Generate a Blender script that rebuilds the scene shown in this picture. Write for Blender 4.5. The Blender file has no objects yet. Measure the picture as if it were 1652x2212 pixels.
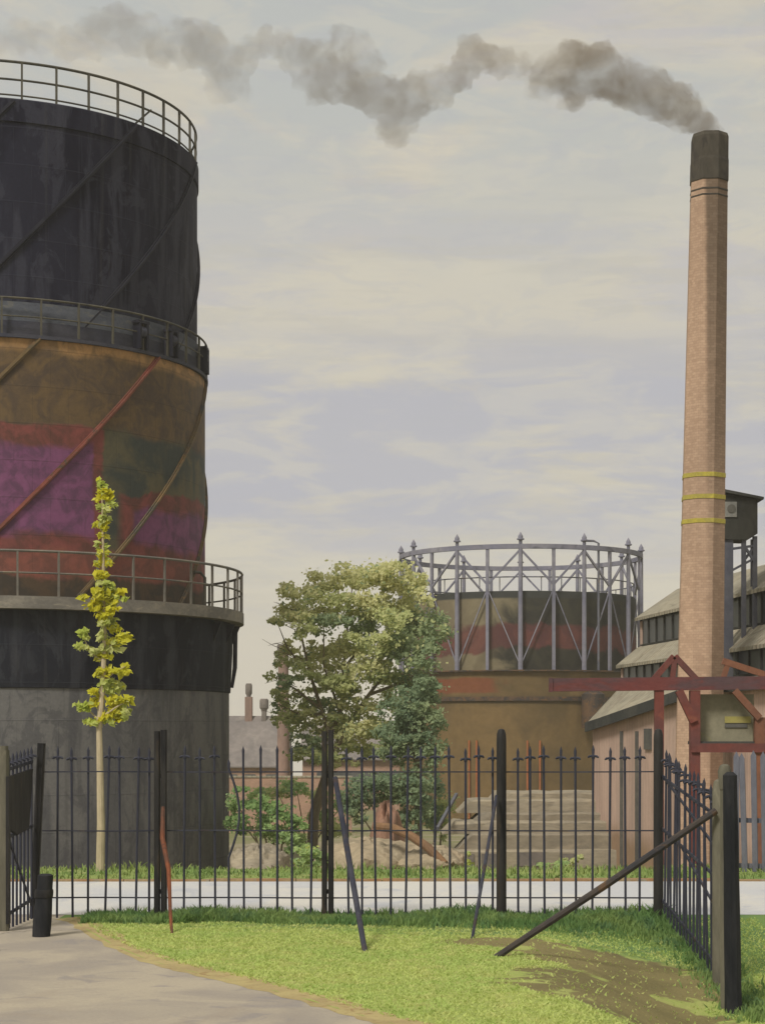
import bpy, math, random
from mathutils import Vector, Matrix, noise as mnoise
R = math.radians
rnd = random.Random(11)
scn = bpy.context.scene
COL = scn.collection

# ------------------------------------------------------------------ camera frame
# picture units: 1652 x 2212; eye line at row 1580.  d is depth in "units of 3000",
# the real depth is d*K metres (real focal length 3000*K picture units).
W, HGT, HZ = 1652.0, 2212.0, 1580.0
K = 4.0 / 3.0
F = 3000.0 * K
EYE = 2.1

def P(px, py, d):
    return Vector(((px - 826) / 3000.0 * d, d * K, EYE - (py - HZ) / 3000.0 * d))

cam_d = bpy.data.cameras.new('camera')
cam = bpy.data.objects.new('camera', cam_d); COL.objects.link(cam)
cam.location = (0, 0, EYE); cam.rotation_euler = (R(90), 0, 0)
cam_d.sensor_fit = 'HORIZONTAL'; cam_d.sensor_width = 36
cam_d.lens = 36 * F / W
cam_d.shift_y = (HZ - HGT / 2) / W
cam_d.clip_start = 0.1; cam_d.clip_end = 6000
scn.camera = cam

# ------------------------------------------------------------------ terrain
KN = [(0, 0), (21, 0), (45, -2.42), (60, -3.3), (110, -4.8), (200, -6.0), (2000, -9.0)]
def sm(a, b, x):
    t = min(1, max(0, (x - a) / (b - a))); return t * t * (3 - 2 * t)
def terrain(X, Y):
    d = Y / K
    z = KN[-1][1]
    for (a, za), (b, zb) in zip(KN, KN[1:]):
        if a <= d <= b:
            z = za + (zb - za) * (d - a) / (b - a); break
    if d < 0: z = 0
    if d < 15.7:
        z -= 0.135 * min(15.7 - d, 9) * sm(1.3, 3.1, X)
    return z
def TP(px, d, off=0.0):
    X = (px - 826) / 3000.0 * d
    return Vector((X, d * K, terrain(X, d * K) + off))

# ------------------------------------------------------------------ colours, materials
def lin(v):
    v /= 255.0
    return v / 12.92 if v <= 0.04045 else ((v + 0.055) / 1.055) ** 2.4
def S(r, g, b, gain=1.0):
    return (min(.9, lin(r) * gain), min(.9, lin(g) * gain), min(.9, lin(b) * gain), 1)

class NT:
    def __init__(s, mat):
        s.nt = mat.node_tree; s.n = s.nt.nodes; s.l = s.nt.links
    def new(s, t, **kw):
        n = s.n.new(t)
        for k, v in kw.items(): setattr(n, k, v)
        return n
    def put(s, sock, v):
        if isinstance(v, bpy.types.NodeSocket): s.l.new(v, sock)
        elif v is not None: sock.default_value = v
    def math(s, op, a, b=None, c=None, clamp=False):
        n = s.new('ShaderNodeMath', operation=op); n.use_clamp = clamp
        s.put(n.inputs[0], a)
        if b is not None: s.put(n.inputs[1], b)
        if c is not None: s.put(n.inputs[2], c)
        return n.outputs[0]
    def mix(s, f, a, b, mode='MIX'):
        n = s.new('ShaderNodeMix', data_type='RGBA', blend_type=mode)
        s.put(n.inputs[0], f); s.put(n.inputs[6], a); s.put(n.inputs[7], b)
        return n.outputs[2]
    def noise(s, vec, scale=1, detail=4, rough=.55, dist=0.0, dims='3D'):
        n = s.new('ShaderNodeTexNoise', noise_dimensions=dims)
        if vec is not None: s.l.new(vec, n.inputs['Vector'])
        n.inputs['Scale'].default_value = scale; n.inputs['Detail'].default_value = detail
        n.inputs['Roughness'].default_value = rough; n.inputs['Distortion'].default_value = dist
        return n.outputs[0]
    def ramp(s, f, stops, interp='LINEAR'):
        n = s.new('ShaderNodeValToRGB'); cr = n.color_ramp; cr.interpolation = interp
        while len(cr.elements) < len(stops): cr.elements.new(.5)
        for e, (p, c) in zip(cr.elements, stops):
            e.position = p; e.color = c if not isinstance(c, (int, float)) else (c, c, c, 1)
        s.put(n.inputs[0], f); return n.outputs[0]
    def step(s, x, a, b):            # smooth mask, 0 at a and 1 at b
        n = s.new('ShaderNodeMapRange', interpolation_type='SMOOTHSTEP')
        s.put(n.inputs[0], x); s.put(n.inputs[1], a); s.put(n.inputs[2], b)
        n.inputs[3].default_value = 0; n.inputs[4].default_value = 1
        return n.outputs[0]
    def scaled(s, vec, sc):
        n = s.new('ShaderNodeMapping'); s.l.new(vec, n.inputs[0]); n.inputs['Scale'].default_value = sc
        return n.outputs[0]

MATS = {}
def base_mat(name, rough=.85, spec=.2):
    m = bpy.data.materials.new(name); m.use_nodes = True
    t = NT(m); bsdf = t.n['Principled BSDF']
    bsdf.inputs['Roughness'].default_value = rough
    bsdf.inputs['Specular IOR Level'].default_value = spec
    tc = t.new('ShaderNodeTexCoord'); t.obj = tc.outputs['Object']; t.bsdf = bsdf; t.mat = m
    MATS[name] = m
    return t
def set_bump(t, h, strength=.3, dist=.02):
    b = t.new('ShaderNodeBump'); b.inputs['Strength'].default_value = strength; b.inputs['Distance'].default_value = dist
    t.put(b.inputs['Height'], h); t.l.new(b.outputs[0], t.bsdf.inputs['Normal'])
def mottle(name, a, b, c=None, scale=1.0, sc=(1, 1, 1), rough=.85, bump=.2, fine=8.0, amp=.35, spec=.2, bdist=.02):
    """pigment-like uneven colour: broad clouds between a and b (and blots of c) and a fine grain"""
    t = base_mat(name, rough, spec)
    v = t.scaled(t.obj, sc)
    n1 = t.noise(v, scale, 5, .6, .6)
    col = t.mix(t.step(n1, .36, .64), a, b)
    if c is not None:
        n2 = t.noise(v, scale * 2.3, 4, .55, 1.2)
        col = t.mix(t.math('MULTIPLY', t.step(n2, .55, .68), .8), col, c)
    g = t.noise(v, scale * fine, 3, .7)
    g = t.math('ADD', t.math('MULTIPLY', t.math('SUBTRACT', g, .5), amp * 2), 1.0)
    cc = t.new('ShaderNodeCombineColor'); [t.l.new(g, cc.inputs[i]) for i in range(3)]
    col = t.mix(1.0, col, cc.outputs[0], 'MULTIPLY')
    t.put(t.bsdf.inputs['Base Color'], col)
    if bump: set_bump(t, g, bump, bdist)
    t.col = col
    return t.mat

mottle('iron', S(44, 46, 60, .9), S(66, 67, 78, .9), S(66, 54, 48), 1.6, (1, 1, .4), .6, .2)
mottle('iron_light', S(88, 90, 102), S(116, 116, 124), S(100, 84, 72), 1.6, (1, 1, .4), .6, .2)
mottle('post_iron', S(28, 28, 31), S(50, 48, 47), S(60, 52, 42), 1.4, (2, 2, .5), .6, .3)
mottle('rust_paint', S(122, 70, 46), S(82, 60, 50), S(56, 50, 50), 2.5, (1, 1, .5), .8, .2)
mottle('brown_iron', S(96, 74, 56), S(60, 55, 54), S(110, 80, 50), 1.2, (1, 1, 1), .7, .2)
mottle('dark_brace', S(70, 62, 56), S(50, 50, 54), S(96, 74, 54), 1.2, (1, 1, 1), .75, .2)
mottle('old_wood_dark', S(30, 32, 36), S(48, 48, 50), None, 3, (1, 1, .3), .9, .4)
mottle('grey_wood', S(110, 106, 92), S(84, 82, 72), S(140, 134, 116), 2, (1, 1, .25), .9, .4)
mottle('asphalt_path', S(160, 151, 140, .85), S(182, 171, 152, .85), S(150, 143, 138, .85), .8, (1, 1, 1), .95, .3, 40, .18)
def path_detail(m):
    t = NT(m); bs = t.n['Principled BSDF']; src = bs.inputs['Base Color'].links[0].from_socket
    geo = t.new('ShaderNodeNewGeometry'); p = geo.outputs['Position']
    vo = t.new('ShaderNodeTexVoronoi', feature='DISTANCE_TO_EDGE')
    nz = t.new('ShaderNodeTexNoise'); t.l.new(p, nz.inputs['Vector']); nz.inputs['Scale'].default_value = 2.2; nz.inputs['Detail'].default_value = 6
    va = t.new('ShaderNodeVectorMath', operation='MULTIPLY_ADD'); t.l.new(nz.outputs['Color'], va.inputs[0]); va.inputs[1].default_value = (.9, .9, 0); t.l.new(p, va.inputs[2])
    t.l.new(va.outputs[0], vo.inputs['Vector']); vo.inputs['Scale'].default_value = .45
    cr = t.math('MULTIPLY', t.step(vo.outputs['Distance'], .012, .003), t.step(t.noise(p, .5, 2), .48, .6))
    col = t.mix(t.math('MULTIPLY', cr, .55), src, S(96, 90, 82))
    gr = t.step(t.noise(p, 38, 2, .6), .66, .74)
    col = t.mix(t.math('MULTIPLY', gr, .45), col, S(120, 112, 104))
    st = t.step(t.noise(t.scaled(p, (1, .5, 1)), .9, 5, .65, 1.0), .54, .66)
    col = t.mix(t.math('MULTIPLY', st, .35), col, S(148, 136, 122))
    t.l.new(col, bs.inputs['Base Color'])
path_detail(MATS['asphalt_path'])
mottle('road_pale', S(188, 189, 192, .95), S(202, 199, 192, .95), S(176, 178, 184, .95), .5, (1, .6, 1), .95, .2, 40, .12)
mottle('kerb_stone', S(160, 138, 104, .8), S(158, 122, 86, .8), S(150, 142, 124, .8), 1.5, (1, 1, 1), .9, .3)
mottle('dry_edge', S(184, 168, 118, .85), S(168, 150, 108, .85), S(150, 122, 84, .85), 2.6, (1, 1, 1), .95, .4, 20, .25)
mottle('verge_grass', S(150, 164, 96, .82), S(122, 146, 82, .82), S(166, 168, 108, .82), .9, (1, 1, 1), .95, .4, 30, .3)
mottle('yard', S(150, 140, 112, .75), S(128, 132, 84, .75), S(168, 158, 136, .8), .12, (1, 1, 1), .95, .3, 20, .2)
Y_LINE = 15.62 * K
def lawn_material():
    t = base_mat('lawn', .95)
    geo = t.new('ShaderNodeNewGeometry'); pos = geo.outputs['Position']
    sep = t.new('ShaderNodeSeparateXYZ'); t.l.new(pos, sep.inputs[0])
    n1 = t.noise(pos, .7, 5, .6, .6); n2 = t.noise(pos, 1.7, 5, .6, 1.5); n3 = t.noise(pos, 26, 3, .7)
    col = t.mix(t.step(n1, .35, .65), S(172, 180, 102, .8), S(158, 174, 94, .8))
    col = t.mix(t.math('MULTIPLY', t.step(n2, .56, .68), .6), col, S(180, 178, 112, .78))
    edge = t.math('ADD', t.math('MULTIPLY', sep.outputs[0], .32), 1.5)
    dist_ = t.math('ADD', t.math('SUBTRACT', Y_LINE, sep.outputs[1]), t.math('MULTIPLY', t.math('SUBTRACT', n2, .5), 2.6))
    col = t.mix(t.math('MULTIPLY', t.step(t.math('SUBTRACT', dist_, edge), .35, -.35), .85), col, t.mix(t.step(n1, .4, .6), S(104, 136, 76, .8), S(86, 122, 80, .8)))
    # bare earth worn into the grass near the side railing (a blot with its own outline)
    def blot(cx, cy, rx, ry, wob=.9):
        dx = t.math('DIVIDE', t.math('SUBTRACT', sep.outputs[0], cx), rx)
        dy = t.math('DIVIDE', t.math('SUBTRACT', sep.outputs[1], cy), ry)
        r2 = t.math('ADD', t.math('POWER', t.math('ABSOLUTE', dx), 2), t.math('POWER', t.math('ABSOLUTE', dy), 2))
        r2 = t.math('ADD', r2, t.math('MULTIPLY', t.math('SUBTRACT', n2, .5), wob * 4))
        return t.step(r2, 1.1, .75)
    m = t.math('MAXIMUM', blot(2.2, 15.6, 1.15, 1.25), blot(2.3, 17.6, 1.1, 1.0))
    m = t.math('MAXIMUM', m, blot(1.3, 18.4, .7, .4))
    m = t.math('MAXIMUM', m, blot(3.1, 14.3, .5, 1.2))
    earth = t.mix(t.step(n1, .4, .6), S(128, 114, 80, .9), S(112, 98, 70, .9))
    col = t.mix(t.math('MULTIPLY', m, .88), col, earth)
    g = t.math('ADD', t.math('MULTIPLY', t.math('SUBTRACT', n3, .5), .5), 1.0)
    cc = t.new('ShaderNodeCombineColor'); [t.l.new(g, cc.inputs[i]) for i in range(3)]
    t.put(t.bsdf.inputs['Base Color'], t.mix(1.0, col, cc.outputs[0], 'MULTIPLY'))
    set_bump(t, n3, .5, .03)
    return t.mat
lawn_material()

# ------------------------------------------------------------------ mesh builder
ROOT = {}
class MB:
    def __init__(s): s.v = []; s.f = []; s.m = []
    def add(s, vs, fs, mi=0):
        o = len(s.v); s.v += [Vector(p) for p in vs]
        s.f += [tuple(i + o for i in f) for f in fs]; s.m += [mi] * len(fs); return s
    def box(s, c, size, M=None, mi=0, ch=0.0):
        hx, hy, hz = (x / 2 for x in size); c = Vector(c)
        if ch:
            k = ch
            ring = [(-hx + k, -hy), (hx - k, -hy), (hx, -hy + k), (hx, hy - k), (hx - k, hy), (-hx + k, hy), (-hx, hy - k), (-hx, -hy + k)]
            vs = [Vector((x, y, z)) for z in (-hz, hz) for x, y in ring]
            fs = [tuple(range(7, -1, -1)), tuple(range(8, 16))] + [(i, (i + 1) % 8, 8 + (i + 1) % 8, 8 + i) for i in range(8)]
        else:
            vs = [Vector((x, y, z)) for z in (-hz, hz) for x, y in ((-hx, -hy), (hx, -hy), (hx, hy), (-hx, hy))]
            fs = [(3, 2, 1, 0), (4, 5, 6, 7), (0, 1, 5, 4), (1, 2, 6, 5), (2, 3, 7, 6), (3, 0, 4, 7)]
        if M is not None: vs = [M @ v for v in vs]
        return s.add([v + c for v in vs], fs, mi)
    def bar(s, p0, p1, w, h=None, up=(0, 0, 1), mi=0, ch=0):
        p0, p1 = Vector(p0), Vector(p1); h = h or w
        z = (p1 - p0); L = z.length; z.normalize(); up = Vector(up)
        x = up.cross(z)
        if x.length < 1e-4: x = Vector((1, 0, 0)).cross(z) if abs(z.x) < .9 else Vector((0, 1, 0)).cross(z)
        x.normalize(); y = z.cross(x)
        M = Matrix((x, y, z)).transposed()
        return s.box((p0 + p1) / 2, (w, h, L), M, mi, ch)
    def tube(s, pts, r, n=8, closed=False, mi=0, caps=True):
        pts = [Vector(p) for p in pts]; N = len(pts)
        rr = r if isinstance(r, (list, tuple)) else [r] * N
        vs, fs = [], []; prev = None
        for i, p in enumerate(pts):
            a = pts[(i - 1) % N] if (closed or i > 0) else p
            b = pts[(i + 1) % N] if (closed or i < N - 1) else p
            t = (b - a).normalized()
            if prev is None:
                u = t.cross(Vector((0, 0, 1)))
                if u.length < .05: u = t.cross(Vector((0, 1, 0)))
            else: u = prev - t * prev.dot(t)
            u.normalize(); prev = u; w = t.cross(u)
            for k in range(n):
                a_ = 2 * math.pi * k / n
                vs.append(p + (u * math.cos(a_) + w * math.sin(a_)) * rr[i])
        for i in range(N if closed else N - 1):
            j = (i + 1) % N
            for k in range(n):
                l = (k + 1) % n
                fs.append((i * n + k, i * n + l, j * n + l, j * n + k))
        if caps and not closed:
            fs.append(tuple(range(n - 1, -1, -1))); fs.append(tuple((N - 1) * n + k for k in range(n)))
        return s.add(vs, fs, mi)
    def lathe(s, prof, n=64, c=(0, 0, 0), mi=0, ph=0.0, cap=True):
        """prof: (radius, z[, xoff]) from the bottom up"""
        c = Vector(c); vs = []; fs = []
        for pr in prof:
            r, z = pr[0], pr[1]; xo = pr[2] if len(pr) > 2 else 0
            for k in range(n):
                a = 2 * math.pi * k / n + ph
                vs.append(c + Vector((r * math.cos(a) + xo, r * math.sin(a), z)))
        for i in range(len(prof) - 1):
            for k in range(n):
                l = (k + 1) % n
                fs.append((i * n + k, i * n + l, (i + 1) * n + l, (i + 1) * n + k))
        if cap:
            fs.append(tuple(range(n - 1, -1, -1))); fs.append(tuple((len(prof) - 1) * n + k for k in range(n)))
        return s.add(vs, fs, mi)
    def ring(s, r0, r1, z0, z1, n=72, mi=0):
        vs = []; fs = []
        for k in range(n):
            a = 2 * math.pi * k / n; ca, sa = math.cos(a), math.sin(a)
            vs += [(r0 * ca, r0 * sa, z0), (r1 * ca, r1 * sa, z0), (r1 * ca, r1 * sa, z1), (r0 * ca, r0 * sa, z1)]
        for k in range(n):
            a, b = k * 4, ((k + 1) % n) * 4
            for i in range(4):
                j = (i + 1) % 4
                fs.append((a + i, b + i, b + j, a + j))
        return s.add(vs, fs, mi)
    def prism(s, poly, y0, y1, mi=0, axis='y'):
        """poly in (u,z) swept along local axis"""
        n = len(poly)
        mk = (lambda u, z, t: (u, t, z)) if axis == 'y' else (lambda u, z, t: (t, u, z))
        vs = [mk(u, z, y0) for u, z in poly] + [mk(u, z, y1) for u, z in poly]
        fs = [tuple(range(n)), tuple(range(2 * n - 1, n - 1, -1))] + [(i, n + i, n + (i + 1) % n, (i + 1) % n) for i in range(n)]
        return s.add(vs, fs, mi)
    def build(s, name, mats, parent=None, smooth=False, local=False, fixn=True):
        me = bpy.data.meshes.new(name)
        off = Vector((0, 0, 0))
        if parent is not None and not local: off = ROOT.get(parent.name, Vector((0, 0, 0)))
        me.from_pydata([v - off for v in s.v], [], s.f)
        if isinstance(mats, str): mats = [mats]
        for m in mats: me.materials.append(MATS[m])
        if any(s.m): me.polygons.foreach_set('material_index', s.m)
        if fixn:
            import bmesh
            bm = bmesh.new(); bm.from_mesh(me); bmesh.ops.recalc_face_normals(bm, faces=bm.faces); bm.to_mesh(me); bm.free()
        if smooth:
            me.polygons.foreach_set('use_smooth', [True] * len(me.polygons))
            try: me.set_sharp_from_angle(angle=R(35))
            except Exception: pass
        me.update()
        o = bpy.data.objects.new(name, me); COL.objects.link(o)
        if parent is not None:
            o.parent = parent
            ROOT[o.name] = off
        return o

def tag(o, label=None, cat=None, group=None, kind=None):
    if label: o['label'] = label
    if cat: o['category'] = cat
    if group: o['group'] = group
    if kind: o['kind'] = kind
    return o
def thing(name, loc, label, cat, group=None, rz=0.0):
    o = bpy.data.objects.new(name, None); COL.objects.link(o)
    o.location = loc; o.rotation_euler = (0, 0, rz); o.empty_display_size = .3
    ROOT[o.name] = Vector(loc)
    return tag(o, label, cat, group)
def copy_to(o, parent, loc=None, rot=None):
    c = o.copy(); COL.objects.link(c); c.parent = parent
    if loc is not None: c.location = loc
    if rot is not None: c.rotation_euler = rot
    for ch in o.children:
        copy_to(ch, c)
    return c

# ------------------------------------------------------------------ the setting
def axis_vals(segs):
    out = []
    for a, b, st in segs:
        n = max(1, round((b - a) / st)); out += [a + (b - a) * i / n for i in range(n)]
    return out + [segs[-1][1]]
def ground_sheet():
    xs = axis_vals([(-190, -120, 35), (-120, -20, 10), (-20, -6, 1.5), (-6, 6, .4), (6, 20, 1.5), (20, 120, 10), (120, 190, 35)])
    ys = axis_vals([(-30, 10, 4), (10, 22, .4), (22, 27, .5), (27, 31, .5), (31, 90, 2.0), (90, 330, 15)])
    m = MB(); nx = len(xs)
    vs = []
    for y in ys:
        for x in xs:
            z = terrain(x, y) - .03
            if y > 32: z += .12 * (mnoise.noise(Vector((x * .12, y * .12, 3)))) * min(1, (y - 32) / 20)
            vs.append((x, y, z))
    fs = [(j * nx + i, j * nx + i + 1, (j + 1) * nx + i + 1, (j + 1) * nx + i) for j in range(len(ys) - 1) for i in range(nx - 1)]
    m.add(vs, fs)
    o = m.build('ground', 'yard', smooth=True, fixn=False)
    tag(o, 'brownish green waste ground falling away behind the road', None, None, 'structure')
ground_sheet()

def loft(name, A, B, mat, off, nx=8, kind='structure', label=None, taper=False):
    """sheet between two curves of (x,y), laid on the terrain"""
    m = MB(); vs = []; fs = []; n = len(A)
    for (ax, ay), (bx, by) in zip(A, B):
        for k in range(nx + 1):
            t = k / nx; x = ax + (bx - ax) * t; y = ay + (by - ay) * t
            vs.append((x, y, terrain(x, y) + (off if not taper else .0012 + (off - .0012) * min(1, t * 2))))
    for i in range(n - 1):
        for k in range(nx):
            a = i * (nx + 1) + k
            fs.append((a, a + 1, a + nx + 2, a + nx + 1))
    m.add(vs, fs)
    o = m.build(name, mat, smooth=True, fixn=False)
    for p in o.data.polygons:
        if p.normal.z < 0: p.flip()
    return tag(o, label, None, None, kind)
def resample(pts, n):
    # catmull-rom through 2D points
    out = []; N = len(pts) - 1
    for i in range(n + 1):
        t = i / n * N; k = min(N - 1, int(t)); u = t - k
        p = [pts[max(0, k - 1)], pts[k], pts[k + 1], pts[min(N, k + 2)]]
        out.append(tuple(.5 * (2 * p[1][j] + (p[2][j] - p[0][j]) * u + (2 * p[0][j] - 5 * p[1][j] + 4 * p[2][j] - p[3][j]) * u * u
                               + (3 * p[1][j] - p[0][j] - 3 * p[2][j] + p[3][j]) * u ** 3) for j in range(2)))
    return out
def flat(px, py):
    d = 3000 * EYE / (py - HZ); return ((px - 826) / 3000 * d, d * K)
edge_px = [(128, 1985), (160, 1992), (200, 2018), (255, 2048), (330, 2078), (420, 2102), (520, 2124), (650, 2158), (760, 2190), (860, 2216), (1060, 2262), (1400, 2330), (1800, 2400)]
EDGE = resample([flat(*p) for p in edge_px], 90)
# road, kerb, verge
RX = [-70 + 5 * i for i in range(29)]
Y_F = 15.62 * K                    # the railing line
road_far = lambda x: 19.35 * K + .02 * math.sin(x * .35)
loft('road', [(x, Y_F + .32) for x in RX], [(x, road_far(x)) for x in RX], 'road_pale', .004, 6, label='pale grey road behind the railings')
loft('grass_verge', [(x, road_far(x) + .13) for x in RX], [(x, 21.2 * K) for x in RX], 'verge_grass', .01, 6, label='strip of green grass along the far side of the road')
mk = MB()
for i in range(-46, 46):
    x0, x1 = i * 1.2, i * 1.2 + 1.19
    ya, yb = road_far(x0), road_far(x1)
    z0 = -.05
    h = .035 + rnd.uniform(-.008, .008)
    mk.add([(x0, ya, z0), (x1, yb, z0), (x1, yb + .14, z0), (x0, ya + .14, z0), (x0, ya + .012, h), (x1, yb + .012, h), (x1, yb + .14, h), (x0, ya + .14, h)],
           [(3, 2, 1, 0), (4, 5, 6, 7), (0, 1, 5, 4), (1, 2, 6, 5), (2, 3, 7, 6), (3, 0, 4, 7)])
tag(mk.build('kerb', 'kerb_stone'), 'low brown kerb between pale road and grass verge', None, None, 'structure')
# path on the left and in front
loft('path', [(min(-16, x - 6), y) for x, y in EDGE], EDGE, 'asphalt_path', .0, 10, label='grey beige path curving towards the open gate')
loft('path_mouth', [(-16, EDGE[0][1]), (-16, Y_F + .32)], [(EDGE[0][0], EDGE[0][1]), (EDGE[0][0] + .12, Y_F + .32)], 'asphalt_path', .0, 4, label='path where it runs through the gate onto the road')
# lawn: between the path edge and the railing line
def lawn_far(p, i):
    return (p[0], p[1])
lawnA = EDGE
lawnB = [(max(x, EDGE[0][0]) + (9 - max(x, EDGE[0][0])) * 0 + (i / 90) * 3.2 + 0.0, Y_F + .3) for i, (x, y) in enumerate(EDGE)]
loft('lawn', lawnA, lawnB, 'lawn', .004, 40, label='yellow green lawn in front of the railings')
# dry earth along the lawn edge
inner = []
for i, (x, y) in enumerate(EDGE):
    a = EDGE[max(0, i - 1)]; b = EDGE[min(90, i + 1)]
    tx, ty = b[0] - a[0], b[1] - a[1]; L = math.hypot(tx, ty)
    nx_, ny_ = -ty / L, tx / L
    w = .22 + .12 * mnoise.noise(Vector((i * .21, 0, 0))) + .08 * mnoise.noise(Vector((i * .9, 4, 0)))
    inner.append((x + nx_ * w, y + ny_ * w))
outer = []
for i, (x, y) in enumerate(EDGE):
    w = .10 + .07 * mnoise.noise(Vector((i * .5, 9, 0))) + .05 * mnoise.noise(Vector((i * 1.7, 5, 0)))
    outer.append((x - w * .4, y - w))
loft('dirt_edge', outer, inner, 'dry_edge', .006, 4, label='dry yellow brown edge between lawn and path', taper=True)

# grass blades: stuff
def blade_mat(name, a, b, c):
    t = base_mat(name, .8, .1)
    n1 = t.noise(t.obj, .9, 5, .6, .6); n2 = t.noise(t.obj, 4, 3, .6)
    col = t.mix(t.step(n1, .38, .62), a, b); col = t.mix(t.math('MULTIPLY', t.step(n2, .5, .64), .6), col, c)
    t.put(t.bsdf.inputs['Base Color'], col)
    tr = t.new('ShaderNodeBsdfTranslucent'); t.put(tr.inputs[0], col)
    ms = t.new('ShaderNodeMixShader'); ms.inputs[0].default_value = .45
    t.l.new(t.bsdf.outputs[0], ms.inputs[1]); t.l.new(tr.outputs[0], ms.inputs[2])
    t.l.new(ms.outputs[0], t.n['Material Output'].inputs['Surface'])
blade_mat('long_grass', S(108, 140, 84, 1), S(140, 162, 98, 1), S(96, 130, 98, 1))
blade_mat('short_grass', S(186, 196, 120, 1.15), S(172, 190, 112, 1.15), S(198, 196, 134, 1.15))
def blades(name, spots, hmin, hmax, w, mat, label, lean=.5):
    m = MB(); vs = []; fs = []
    for (x, y, s) in spots:
        z = terrain(x, y) - .01; a = rnd.uniform(0, 6.283); h = rnd.uniform(hmin, hmax) * s
        ux, uy = math.cos(a) * w / 2, math.sin(a) * w / 2
        lx, ly = rnd.gauss(0, lean) * h, rnd.gauss(0, lean) * h
        o = len(vs)
        vs += [(x - ux, y - uy, z), (x + ux, y + uy, z), (x + ux * .6 + lx * .4, y + uy * .6 + ly * .4, z + h * .6), (x + lx, y + ly, z + h)]
        fs += [(o, o + 1, o + 2), (o, o + 2, o + 3)]
    m.add(vs, fs)
    return tag(m.build(name, mat, fixn=False), label, 'grass', None, 'stuff')
sp = []
for _ in range(24000):
    x = rnd.uniform(-3.3, 3.25); y = Y_F + rnd.gauss(-.3, .3 + .1 * max(0, x + 1))
    lump = .5 + .8 * mnoise.noise(Vector((x * 1.5, y * .8, 0))) + .25
    y0 = Y_F - .7 - .22 * max(0, x + 1.5) - .45 * mnoise.noise(Vector((x * .9, 7, 0)))
    if y < y0 or y > Y_F + .42 or lump < .18: continue
    sp.append((x, y, max(.35, min(1.3, lump + .2))))
for _ in range(5000):
    t = rnd.random(); x = 3.12 + .5 * t * .4 + rnd.gauss(.05, .14); y = Y_F - t * 3.6 * K * .95
    sp.append((x, y, rnd.uniform(.5, 1)))
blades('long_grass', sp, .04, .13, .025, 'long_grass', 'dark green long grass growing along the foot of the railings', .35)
sp = []
def edge_y(x):
    for (a, b) in zip(EDGE, EDGE[1:]):
        if a[0] <= x <= b[0]: return a[1] + (b[1] - a[1]) * (x - a[0]) / max(1e-6, b[0] - a[0])
    return EDGE[-1][1]
for _ in range(120000):
    x = rnd.uniform(-3.4, 4.2); y = rnd.uniform(12, Y_F)
    if x < EDGE[0][0] + .1 or y < edge_y(x) + .28: continue
    wob_ = .55 * mnoise.noise(Vector((x * 1.7, y * 1.7, 0)))
    bare = min(((x - bx_) / rx_) ** 2 + ((y - by_) / ry_) ** 2 for bx_, by_, rx_, ry_ in ((2.2, 15.6, 1.15, 1.25), (2.3, 17.6, 1.1, 1.0), (1.3, 18.4, .7, .4), (3.1, 14.3, .5, 1.2))) + wob_
    if bare < 1 and rnd.random() < .93: continue
    sp.append((x, y, 1))
blades('mown_grass', sp, .015, .04, .03, 'short_grass', 'short yellow green grass blades of the lawn', .6)
sp = []
for _ in range(9000):
    x = rnd.uniform(-9, 9.5); y = rnd.uniform(19.5 * K, 21.25 * K)
    sp.append((x, y, .6 + .5 * mnoise.noise(Vector((x * .7, y, 2)))))
blades('verge_tufts', sp, .06, .2, .03, 'verge_grass', 'rough grass tufts on the verge beyond the road', .4)

# ------------------------------------------------------------------ railings
post_specs = [(348, 'pair'), (708, 'pair'), (1082, 'round'), (1420, 'round')]
fr = thing('iron_railing', (0, Y_F, 0), 'long dark iron railing with spiked bars along the lawn and road', 'railing')
def X_at(px, d=15.62): return (px - 826) / 3000 * d
def zr(py, d=15.62): return EYE - (py - HZ) / 3000 * d
for py, th in ((1668, .032), (1795, .034), (1940, .034)):
    m = MB(); z = zr(py); pts = []
    xs = [X_at(92) + i * (X_at(1420) - X_at(92)) / 30 for i in range(31)]
    for x in xs: pts.append((x, Y_F, z + .008 * mnoise.noise(Vector((x * .8, py, 0)))))
    for a, b in zip(pts, pts[1:]): m.bar(a, b, .014, th, up=(0, 1, 0))
    m.build('rail', 'iron', fr)
def bar_mesh(ztop, bend=0.0):
    m = MB(); zb = -.04; r = .0135
    pts = []; rs = []
    for i in range(13):
        t = i / 12; z = zb + (ztop - .11 - zb) * t
        pts.append((bend * math.sin(max(0, t - .42) / .58 * math.pi), 0, z)); rs.append(r)
    pts.append((pts[-1][0], 0, ztop - .05)); rs.append(r * 1.25)
    pts.append((pts[-1][0], 0, ztop)); rs.append(.002)
    m.tube(pts, rs, 6); return m
def finial_mesh(z):
    m = MB()
    m.tube([(-.062, 0, z - .008), (-.045, 0, z + .006), (-.018, 0, z + .012), (.018, 0, z + .012), (.045, 0, z + .006), (.062, 0, z - .008)], [.008, .016, .014, .014, .016, .008], 6)
    m.lathe([(.008, z - .035), (.02, z - .015), (.022, z + .012), (.01, z + .035)], 8)
    return m
bars = {'f': (123, 157, 190, 227, 260, 293, 322, 397, 432, 465), 'b': (498,), 's': (527, 563, 599, 631, 671),
        'g': (753, 782, 812, 844, 876, 909, 939, 973, 1006, 1036, 1064, 1119, 1145, 1176, 1212, 1244, 1279, 1315, 1351, 1381)}
protos = {}
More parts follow.
